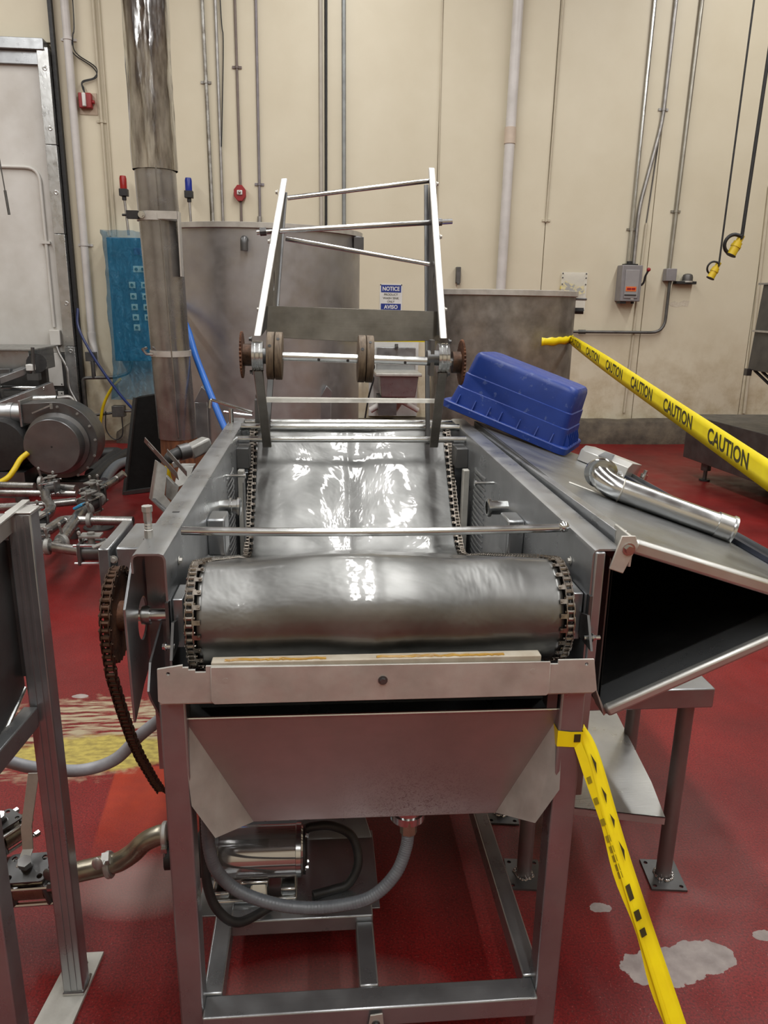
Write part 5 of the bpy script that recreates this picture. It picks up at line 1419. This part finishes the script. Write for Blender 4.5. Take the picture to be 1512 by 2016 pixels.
for (x, z) in ((-1.885, 1.86), (-1.82, 1.86), (-1.94, 1.70), (-1.815, 1.70), (-1.935, 1.585), (-1.81, 1.585), (-1.93, 1.475), (-1.805, 1.475), (-1.925, 1.37), (-1.80, 1.37), (-1.92, 1.265)):
    bt_ = part('button_plate', MB().box((x-.032, 8.545, z-.032), (x+.032, 8.561, z+.032)), MAT('pale_button_plate', (.55, .85, .85), (.5, .8, .8), 0, (.4, .5)) if 'pale_button_plate' not in bpy.data.materials else bpy.data.materials['pale_button_plate'], cpn, bev=.002)
    part('button', MB().cyl((x, 8.546, z), (x, 8.528, z), .015, n=12), MAT('dark_button', (.01, .06, .07), (.01, .05, .06), 0, (.3, .4)) if 'dark_button' not in bpy.data.materials else bpy.data.materials['dark_button'], bt_)
part('display', MB().box((-1.90, 8.546, 2.0), (-1.78, 8.561, 2.07)), sign_blue, cpn, bev=.003)

# door conduit and probe wire
dcon = thing('door_conduit', 'white conduit bent across the door with a small outlet box', 'conduit', (-2.83, 8.74, .5))
part('tube', MB().sweep(fillet([(-4.0, 8.745, 2.84), (-2.84, 8.745, 2.84), (-2.84, 8.745, 1.25)], .14), .017, 10), white_panel, dcon, smooth=60)
part('outlet_box', MB().box((-2.885, 8.70, 1.06), (-2.775, 8.76, 1.22)), white_panel, dcon, bev=.006)
part('lower_tube', MB().sweep(fillet([(-2.83, 8.73, 1.06), (-2.81, 8.72, .98), (-2.72, 8.69, .82), (-2.72, 8.67, .6), (-2.62, 8.62, .42)], .06), .016, 10), conduit_m, dcon, smooth=60)
part('strap', MB().box((-2.885, 8.725, 2.1), (-2.795, 8.765, 2.125)), white_panel, dcon)
single('probe_wire', MB().cyl((-3.07, 8.2, 3.55), (-3.0, 8.2, 2.55), .006, n=8).cyl((-3.0, 8.2, 2.55), (-2.985, 8.2, 2.33), .013, n=8), conduit_dark, 'thin dark rod hanging in front of the white door', 'rod')
# yellow and blue lines, small box near the kerb
single('air_tube', MB().sweep(spline([(-2.55, 8.66, 1.45), (-2.54, 8.6, 1.25), (-2.38, 8.5, .95), (-2.1, 8.3, .6), (-1.8, 8.0, .36), (-1.55, 7.6, .2)], 8), .014, 8), navy_hose, 'thin navy tube slanting from the door frame down to the floor', 'tube')
single('loose_cable', MB().sweep(spline([(-2.13, 8.56, .72), (-2.25, 8.58, .6), (-2.35, 8.6, .42), (-2.40, 8.6, .22), (-2.42, 8.58, .10)], 8), .016, 8), yellow_cable, 'yellow cable arching down the wall under the blue-wrapped panel', 'cable')
pb = thing('iron_pipework', 'black iron pipe manifold on the wall beside the door frame', 'pipe', (-2.4, 8.7, .3))
part('pipe_run', MB().sweep(fillet([(-2.55, 8.62, .28), (-2.55, 8.62, .72), (-2.20, 8.62, .73), (-2.05, 8.64, .78), (-2.03, 8.66, .91)], .05), .018, 8), conduit_dark, pb, smooth=60)
part('pipe_run', MB().sweep([(-2.55, 8.62, .30), (-2.26, 8.63, .34)], .014, 8), conduit_dark, pb, smooth=60)
part('riser_valve', MB().cyl((-2.43, 8.62, .72), (-2.43, 8.62, 1.0), .022, n=10).box((-2.5, 8.60, .9), (-2.38, 8.64, 1.0)), steel_dark, pb, bev=.004)
sbx = thing('outlet_box', 'small dark outlet box with a looped wire above the broken kerb', 'box', (-2.2, 8.62, .28))
part('body', MB().box((-2.26, 8.58, .30), (-2.13, 8.69, .42)), conduit_dark, sbx, bev=.005)
part('side_tube', MB().cyl((-2.13, 8.63, .36), (-1.7, 8.64, .37), .014, n=8), conduit_dark, sbx)
part('wire_loop', MB().sweep(spline([(-2.33, 8.6, .36), (-2.34, 8.6, .16), (-2.26, 8.6, .05), (-2.17, 8.6, .10), (-2.16, 8.6, .3)], 8), .007, 6), black_rubber, sbx)
# white sink behind the frame
sk_ = thing('wash_sink', 'small steel wall sink seen through the roller frame', 'sink', (.86, 8.45, .3))
part('back_panel', MB().box((.58, 8.765, .30), (1.14, 8.80, 1.16)), white_plastic, sk_)
part('splash_back', MB().box((.66, 8.70, .82), (1.10, 8.765, 1.08)), steel_x, sk_, bev=.004)
part('rim', MB().box((.62, 8.25, .80), (1.12, 8.76, .835)), steel_light, sk_, bev=.008)
part('bowl', MB().prism([(.66, 8.28, .80), (1.09, 8.28, .80), (1.06, 8.31, .57), (.69, 8.31, .57)], (0, .42, 0)), steel_x, sk_, bev=.01)
part('apron', MB().box((.66, 8.34, .37), (.86, 8.70, .57)), steel_dark, sk_)
part('waste_pipe', MB().sweep(spline([(.58, 8.5, .40), (.68, 8.5, .46), (.80, 8.5, .50), (.86, 8.5, .56)], 6), .035, 12), pvc, sk_)
part('waste_pipe', MB().sweep(spline([(.90, 8.5, .52), (1.0, 8.5, .47), (1.12, 8.55, .40)], 6), .03, 12), pvc, sk_)
part('tap', MB().cyl((.88, 8.70, 1.06), (.88, 8.70, 1.12), .02, n=10).cyl((.88, 8.72, 1.10), (.88, 8.60, 1.09), .014, n=8), steel_dark, sk_)
single('black_tube', MB().sweep(spline([(.50, 8.62, 1.2), (.50, 8.6, 1.0), (.60, 8.6, .93), (.62, 8.6, .85), (.50, 8.6, .8), (.55, 8.6, .74), (.62, 8.6, .75), (.57, 8.6, .55), (.53, 8.6, .3)], 7), .010, 8), black_rubber, 'thin black tube looping down beside the wall sink', 'tube')
pA_, pB_ = Vector((0.264, 5.620, 1.323)), Vector((0.731, 5.160, 1.348))
single('caution_tape', MB().prism([pA_+Vector((-.03, 0, .016)), pB_+Vector((.03, 0, .016)), pB_+Vector((.03, 0, -.018)), pA_+Vector((-.03, 0, -.02))], (0, .002, 0)), yellow_tape, 'short strip of yellow tape stretched between the two round tanks', 'tape')
# ================================================================ hanging cords with yellow plugs
def hang_cord(name, label, top, bot, r, loop_r, plug_l):
    t = thing(name, label, 'cord', bot)
    top, bot = Vector(top), Vector(bot)
    pts = [top, top.lerp(bot, .6), bot.lerp(top, .03), bot]
    c = bot + Vector((-loop_r*.75, 0, -loop_r*1.0))
    for i in range(1, 15):
        a = .75 + 2*pi*i/15
        pts.append(c + Vector((loop_r*cos(a), .004*i, loop_r*sin(a))))
    part('cord', MB().sweep(spline(pts, 4), r, 8), black_rubber, t, smooth=60)
    p0 = bot + Vector((.01, .02, -.005)); p1 = p0 + Vector((-.35, 0, -.75)).normalized()*plug_l
    pg = part('plug', MB().cyl(p0, p0.lerp(p1, .4), plug_l*.15, n=12).cyl(p0.lerp(p1, .35), p1, plug_l*.22, n=14).cyl(p0.lerp(p1, .5), p0.lerp(p1, .6), plug_l*.25, n=14), yellow_cable, t)
    part('plug_face', MB().cyl(p1, p1+(p1-p0).normalized()*.004, plug_l*.25, n=14), black_rubber, pg)
    return t
hang_cord('hanging_cord', 'thin black cord with small yellow plug, the lower of two', (3.14, 6.0, 6.2), (3.120, 6.000, 1.928), .0075, .045, .13)
hang_cord('hanging_cord', 'thick black cord with large yellow plug, nearest the right edge', (3.33, 6.0, 6.2), (3.276, 6.000, 2.130), .014, .068, .16)

# ================================================================ machines cut off at the right edge
mr = thing('steel_cabinet', 'tapered steel cabinet with slanted rods, cut off by the right edge', 'cabinet', (4.2, 6.5, 0))
part('shell', MB().prism([(3.765, 6.5, 1.06), (5.0, 6.5, 1.06), (5.0, 6.5, 1.775), (3.80, 6.5, 1.775)], (0, -1.6, 0)), steel_dark, mr, bev=.004)
part('top_lip', MB().box((3.77, 4.9, 1.775), (5.0, 6.53, 1.79)), steel_x, mr)
part('band', MB().box((3.752, 4.9, 1.385), (3.80, 6.5, 1.40)), steel_light, mr)
for k in range(4):
    part('rod', MB().cyl((3.80, 6.45-.12*k, 1.06), (4.1, 5.9-.12*k, .62), .012, n=8), black_rubber, mr)
part('corner_post', MB().box((3.74, 6.46, 1.01), (3.785, 6.51, 1.07)), steel_dark, mr)
part('stand_leg', MB().box((4.6, 6.3, .0), (4.66, 6.36, 1.06)), steel_dark, mr)
part('stand_leg', MB().box((4.6, 5.0, .0), (4.66, 5.06, 1.06)), steel_dark, mr)
mb2 = thing('machine_base', 'long low steel machine base on round feet at the right', 'base', (4.2, 5.6, 0))
part('body', MB().prism([(3.50, 6.95, .19), (3.50, 6.95, .60), (3.70, 5.0, .60), (3.70, 5.0, .19)], (.85, 0, 0)), steel_dark, mb2, bev=.004)
for (x, y) in ((3.64, 6.75), (3.80, 5.85), (4.3, 6.75), (4.3, 5.3)):
    ft2 = part('foot', MB().cyl((x, y, .10), (x, y, .19), .045, n=14).cyl((x, y, .012), (x, y, .10), .018, n=10), steel_dark, mb2)
    part('foot_pad', MB().cyl((x, y, 0), (x, y, .014), .05, n=14), black_rubber, ft2)

# ================================================================ machines and pipework on the left
bw = thing('blower', 'round dark steel blower with disc cover and scroll housing at the left', 'blower', (-2.12, 6.35, 0))
bc = Vector((-2.096, 6.300, 0.433)); cc = Vector((-2.094, 6.120, 0.434))
scroll = []
for i in range(37):
    a = radians(100) - radians(300)*i/36
    r = .335 - .075*i/36
    scroll.append((bc.x + r*cos(a), bc.z + r*sin(a)))
ol = Vector((-2.356, 6.300, 0.748)); ol2 = Vector((-2.373, 6.300, 0.598))
scroll += [(ol2.x+.12, ol2.z-.01), (ol2.x, ol2.z), (ol.x, ol.z)]
part('scroll_housing', MB().plate((0, 6.52, 0), (1, 0, 0), (0, 0, 1), scroll, .24), steel_dark, bw, bev=.006)
blk = STEEL('blower_steel', (.22, .215, .21), (.14, .135, .135), (.3, .45), br=(1, 1, 1), bump=.05)
part('cover_disc', MB().lathe((cc.x, 6.28, cc.z), (0, -1, 0), [(.25, 0), (.25, .02), (.218, .03), (.218, .155), (.213, .16), (0, .162)], 56), blk, bw)
part('cover_hub', MB().cyl((cc.x, 6.119, cc.z), (cc.x, 6.117, cc.z), .008, n=10), black_rubber, bw)
for a in (.1, .5, .95, 1.5, -.35, -.75, -1.1):
    part('rim_bolt', MB().bolt((bc.x+.295*cos(a), 6.28, bc.z+.295*sin(a)), (0, -1, 0), .008, .008), cast_grey, bw)
part('latch', MB().bar((cc.x-.16, 6.24, cc.z+.25), (cc.x-.02, 6.22, cc.z+.31), .03, .012).cyl((cc.x, 6.2, cc.z+.29), (cc.x, 6.2, cc.z+.33), .012, n=8), cast_grey, bw)
part('outlet_flange', MB().box((ol.x-.012, 6.26, ol2.z-.03), (ol.x+.006, 6.54, ol.z+.03)), steel_x, bw, bev=.003)
part('outlet_pipe', MB().cyl((ol.x-.9, 6.40, (ol.z+ol2.z)/2-.02), (ol.x-.01, 6.40, (ol.z+ol2.z)/2-.02), .085, n=22).cyl((ol.x-.14, 6.40, (ol.z+ol2.z)/2-.02), (ol.x-.10, 6.40, (ol.z+ol2.z)/2-.02), .092, n=22), steel_x, bw)
part('motor', MB().lathe((ol.x-.18, 6.2, .42), (0, 1, 0), [(.02, 0), (.2, .02), (.22, .06), (.22, .5), (.1, .55)], 30), black_rubber, bw)
part('bracket_foot', MB().box((bc.x-.2, 6.32, 0), (bc.x+.2, 6.5, .10)), steel_dark, bw)
part('bracket_foot', MB().box((ol.x-.36, 6.2, .0), (ol.x, 6.7, .21)), steel_dark, bw)

pl_ = thing('processing_line', 'long steel processing line with trays and beams at the far left', 'machine', (-3.2, 7.6, 0))
a = Vector((-2.688, 7.500, 1.084)); b = Vector((-2.738, 7.500, 0.873))
part('tray', MB().box((-4.6, 7.5, b.z), (a.x, 8.2, a.z)), steel_x, pl_, bev=.006)
part('tray_lip', MB().box((-4.6, 7.47, a.z), (a.x+.05, 8.2, a.z+.012)), cast_grey, pl_)
part('dark_body', MB().box((-4.6, 7.0, .12), (-2.75, 8.4, .62)), steel_dark, pl_, bev=.01)
part('beam', MB().bar((-3.044, 7.000, 0.771), (-2.707, 7.450, 0.910), .10, .06), steel_x, pl_, bev=.004)
part('beam', MB().bar((-2.986, 6.600, 0.535), (-2.468, 7.400, 0.749), .05, .12), steel_x, pl_, bev=.004)
part('lower_bar', MB().cyl((-3.082, 7.300, 0.760), (-2.508, 7.300, 0.755), .022, n=10), steel_bright, pl_)
part('long_bar', MB().cyl((-2.743, 7.200, 0.659), (-2.375, 7.200, 0.675), .036, n=14), steel_bright, pl_)
part('elbow_conduit', MB().sweep(fillet([(-2.375, 7.200, 0.680), (-2.263, 7.250, 0.688), (-2.235, 7.250, 0.600)], .1), .022, 10), conduit_m, pl_, smooth=60)
part('threaded_rod', MB().cyl((-2.613, 7.400, 1.119), (-2.633, 7.400, 0.836), .016, n=10).box(tuple(Vector((-2.680, 7.400, 0.822))-Vector((.0, .03, .0))), tuple(Vector((-2.577, 7.400, 0.851))+Vector((0, .05, .03)))), steel_dark, pl_)
part('roller_block', MB().box(tuple(Vector((-2.681, 7.400, 0.906))-Vector((0, .04, .0))), tuple(Vector((-2.620, 7.400, 0.967))+Vector((0, .05, 0)))), white_plastic, pl_, bev=.008)
part('roller_end', MB().cyl((-2.627, 7.500, 0.968), (-2.732, 7.800, 0.942), .09, n=18), black_rubber, pl_)
for x in (-2.85, -3.6):
    for y in (7.05, 8.3): part('line_leg', MB().box((x-.04, y-.04, 0), (x+.04, y+.04, .95)), steel_dark, pl_)
for zz, yy in ((.70, 7.05), (.86, 7.3)): part('cross_member', MB().box((-4.6, yy, zz), (-2.8, yy+.07, zz+.07)), steel_dark, pl_, bev=.004)
# dark board
bd = MB().prism([(-1.609, 6.300, -0.002), (-1.381, 6.420, 0.002), (-1.329, 6.620, 0.798), (-1.514, 6.500, 0.778)], (.03, .05, .01))
bdo = thing('dark_board', 'tall black flat board standing on the floor left of the flue', 'board', (-1.48, 6.35, 0))
part('board', bd, near_black, bdo, bev=.004)
ed = MB().bar(Vector((-1.608, 6.295, -0.001)), Vector((-1.513, 6.495, 0.778)), .03, .02)
part('edge_trim', ed, black_rubber, bdo)
part('base_rail', MB().bar(Vector((-1.615, 6.290, -0.004))+Vector((0, 0, .02)), Vector((-1.373, 6.420, 0.002))+Vector((0, 0, .02)), .05, .03), steel_dark, bdo)
# black hoses across the floor behind the pipework
single("floor_hose", MB().sweep(spline([(-2.859, 6.554, 0.080), (-2.429, 6.512, 0.080), (-2.114, 6.434, 0.080), (-1.937, 6.469, 0.080), (-1.950, 7.084, 0.070), (-1.908, 7.684, 0.070)], 8), .055, 12), black_rubber, 'thick black hose lying along the floor behind the steel pipes', 'hose')
single("floor_hose", MB().sweep(spline([(-2.393, 7.656, 0.060), (-2.169, 7.734, 0.060), (-2.010, 7.734, 0.060), (-2.017, 7.433, 0.060), (-2.001, 6.770, 0.060)], 8), .06, 12), black_rubber, 'black hose doubled back in a bend right of the blower', 'hose')
single("floor_hose", MB().sweep(spline([(-1.815, 6.478, 0.060), (-1.863, 6.830, 0.060), (-1.878, 7.198, 0.060), (-1.792, 7.433, 0.060)], 8), .045, 12), grey_hose, 'dark grey hose running toward the black board', 'hose')
single('floor_cable', MB().sweep(spline([(-2.273, 6.100, 0.389), (-2.317, 6.050, 0.347), (-2.333, 5.950, 0.288), (-2.369, 5.900, 0.235), (-2.426, 5.800, 0.204)], 8), .022, 10), yellow_cable, 'bright yellow cable dropping in front of the blower', 'cable')
single('air_hose', MB().sweep(spline([(-0.911, 5.060, 1.590), (-0.837, 4.860, 1.511), (-0.766, 4.720, 1.404), (-0.710, 4.600, 1.265), (-0.652, 4.500, 1.144), (-0.592, 4.400, 1.026), (-0.534, 4.300, 0.920), (-0.466, 4.200, 0.801), (-0.421, 4.150, 0.740), (-.45, 4.1, .02)], 8), .019, 12), blue_hose_m, 'bright blue hose hanging from the large tank behind the washer', 'hose')

fp = thing('floor_pipework', 'stainless pipe manifold with clamps and ball valves low over the red floor', 'pipe', (-1.5, 4.8, 0))
PM = STEEL('pipework_steel', (.38, .36, .34), (.2, .18, .16), (.18, .34), br=(1, 1, 1), bump=.03, scale=14)
RP = .030
def run(name, pts, r=RP, rad=.10, mat=PM):
    return part(name, MB().sweep(fillet(pts, rad, 8), r, 14), mat, fp, smooth=60)
run('pipe_run', [(-2.524, 5.610, 0.250), (-2.050, 5.557, 0.250)])
run('pipe_run', [(-1.979, 5.556, 0.250), (-1.734, 5.476, 0.250)])
run('pipe_run', [(-2.483, 5.502, 0.220), (-1.732, 5.461, 0.220)], .024)
run('pipe_run', [(-2.331, 5.135, 0.200), (-1.961, 5.205, 0.200), (-1.693, 5.322, 0.200)], .028)
run('bent_pipe', [(-2.000, 5.556, 0.250), (-1.931, 5.434, 0.250), (-1.882, 5.278, 0.220), (-1.797, 5.128, 0.220), (-1.756, 4.975, 0.220), (-1.734, 4.670, 0.240)], .034, .12)
run('bent_pipe', [(-1.642, 4.402, 0.250), (-1.595, 4.462, 0.250), (-1.580, 4.665, 0.250), (-1.497, 4.675, 0.250)], .032, .2)
run('pipe_run', [(-1.497, 4.675, 0.250), (-1.146, 4.643, 0.250)], .029)
run('diagonal_pipe', [(-1.570, 5.598, 0.250), (-1.556, 5.158, 0.250), (-1.449, 4.159, 0.250)], .034)
run('pipe_run', [(-1.504, 4.161, 0.250), (-1.291, 4.065, 0.250)], .028)
run('pipe_run', [(-1.199, 4.045, 0.250), (-1.116, 4.034, 0.250)], .026)
run('riser_pipe', [(-1.642, 4.402, 0.250), (-1.599, 4.246, 0.250), (-1.558, 4.102, 0.220)], .04)
run('riser_pipe', [(-1.558, 5.551, 0.250), (-1.527, 5.761, 0.250), (-1.461, 5.765, 0.300)], .03, .1)
def fclamp(c, d, r=RP):
    c, d = Vector(c), Vector(d).normalized()
    o = part('pipe_clamp', MB().lathe(c-d*.014, d, [(r, 0), (r+.016, .002), (r+.018, .014), (r+.016, .026), (r, .028)], 18), cast_grey, fp)
    t = c+Vector((0, -.01, r+.02))
    part('wing_nut', MB().cyl(t+Vector((0, .03, -.02)), t+Vector((.005, -.02, .06)), .008, n=8).sphere(t+Vector((.005, -.02, .062)), .011, 8, 6, (1, .5, 1.2)), cast_grey, o)
for (c, d) in (((-2.050, 5.684, 0.250), (1, 0, 0)), ((-1.907, 5.555, 0.250), (1, .2, 0)), ((-1.610, 5.414, 0.250), (1, .2, 0)), ((-1.565, 5.443, 0.250), (.3, 1, 0)), ((-1.417, 4.673, 0.250), (1, 0, 0)), ((-1.445, 4.232, 0.250), (.5, 1, 0)), ((-1.496, 4.151, 0.250), (1, 0, 0)), ((-1.291, 4.065, 0.250), (1, 0, 0)), ((-1.734, 4.726, 0.250), (.4, 1, 0)), ((-1.493, 5.184, 0.250), (.4, 1, 0)), ((-1.497, 4.911, 0.250), (.4, 1, 0))):
    fclamp(c, d)
def fvalve(c, d, k, lever=None, lm=cast_grey):
    c, d = Vector(c), Vector(d).normalized(); up = Vector((0, 0, 1)); s_ = d.cross(up)
    vb = part('valve_body', MB().cyl(c-d*.055*k, c+d*.055*k, .045*k, n=16), steel_dark, fp)
    for s in (-1, 1): part('end_flange', MB().obox(c+d*s*.05*k, d, s_, up, (.018*k, .11*k, .11*k)), steel_dark, vb, bev=.006)
    for (i, j) in ((1, 1), (1, -1), (-1, 1), (-1, -1)):
        part('tie_bolt', MB().cyl(c-d*.075*k+s_*i*.046*k+up*j*.046*k, c+d*.075*k+s_*i*.046*k+up*j*.046*k, .008*k, n=6), steel_bright, vb)
    part('stem', MB().cyl(c+up*.04*k, c+up*.10*k, .018*k, n=10).obox(c+up*.085*k, d, s_, up, (.10*k, .07*k, .008*k)), cast_grey, vb)
    if lever:
        p, q_ = Vector(lever[0]), Vector(lever[1])
        part('lever', MB().bar(p, q_, .035*k, .006*k), lm, vb)
        if len(lever) > 2: part('grip', MB().bar(p.lerp(q_, .45), q_.lerp(p, -.05), .05*k, .018*k), MAT('light_blue_grip', (.05, .32, .6), (.04, .27, .5), 0, (.3, .4)), vb, bev=.005)
    return vb
fvalve((-1.229, 4.055, 0.250), (1, 0, 0), 1.1, ((-1.174, 3.881, 0.330), (-1.080, 3.923, 0.360)))
fvalve((-1.561, 5.297, 0.250), (.35, 1, 0), 1.1)
fvalve((-1.519, 5.038, 0.250), (.35, 1, 0), 1.0, ((-1.420, 4.737, 0.360), (-1.524, 4.778, 0.300), 1))
fvalve((-1.713, 4.559, 0.250), (.2, 1, 0), 1.2, ((-1.600, 4.271, 0.380), (-1.564, 4.327, 0.400)))
fvalve((-1.582, 4.227, 0.250), (1, .2, 0), 1.1)
fvalve((-1.897, 5.443, 0.270), (1, 0, .2), .9)
ft3 = Vector((-1.558, 5.341, 0.000)); 
part('floor_foot', MB().cyl((ft3.x, ft3.y, 0), (ft3.x, ft3.y, .012), .105, n=28), steel_dark, fp)
part('foot_post', MB().cyl((ft3.x, ft3.y, 0), (ft3.x+.0, ft3.y, .26), .02, n=12).cyl((ft3.x, ft3.y, .012), (ft3.x, ft3.y, .05), .028, n=12), steel_bright, fp)
for p in ((-2.577, 6.552, 0.000), (-1.674, 4.772, 0.000), (-2.355, 5.746, 0.000), (-1.314, 4.661, 0.000)):
    p = Vector(p)
    q_ = {0: .25}
    part('pipe_post', MB().cyl((p.x, p.y+.35, 0), (p.x, p.y+.35, .06), .05, n=12), steel_dark, fp)
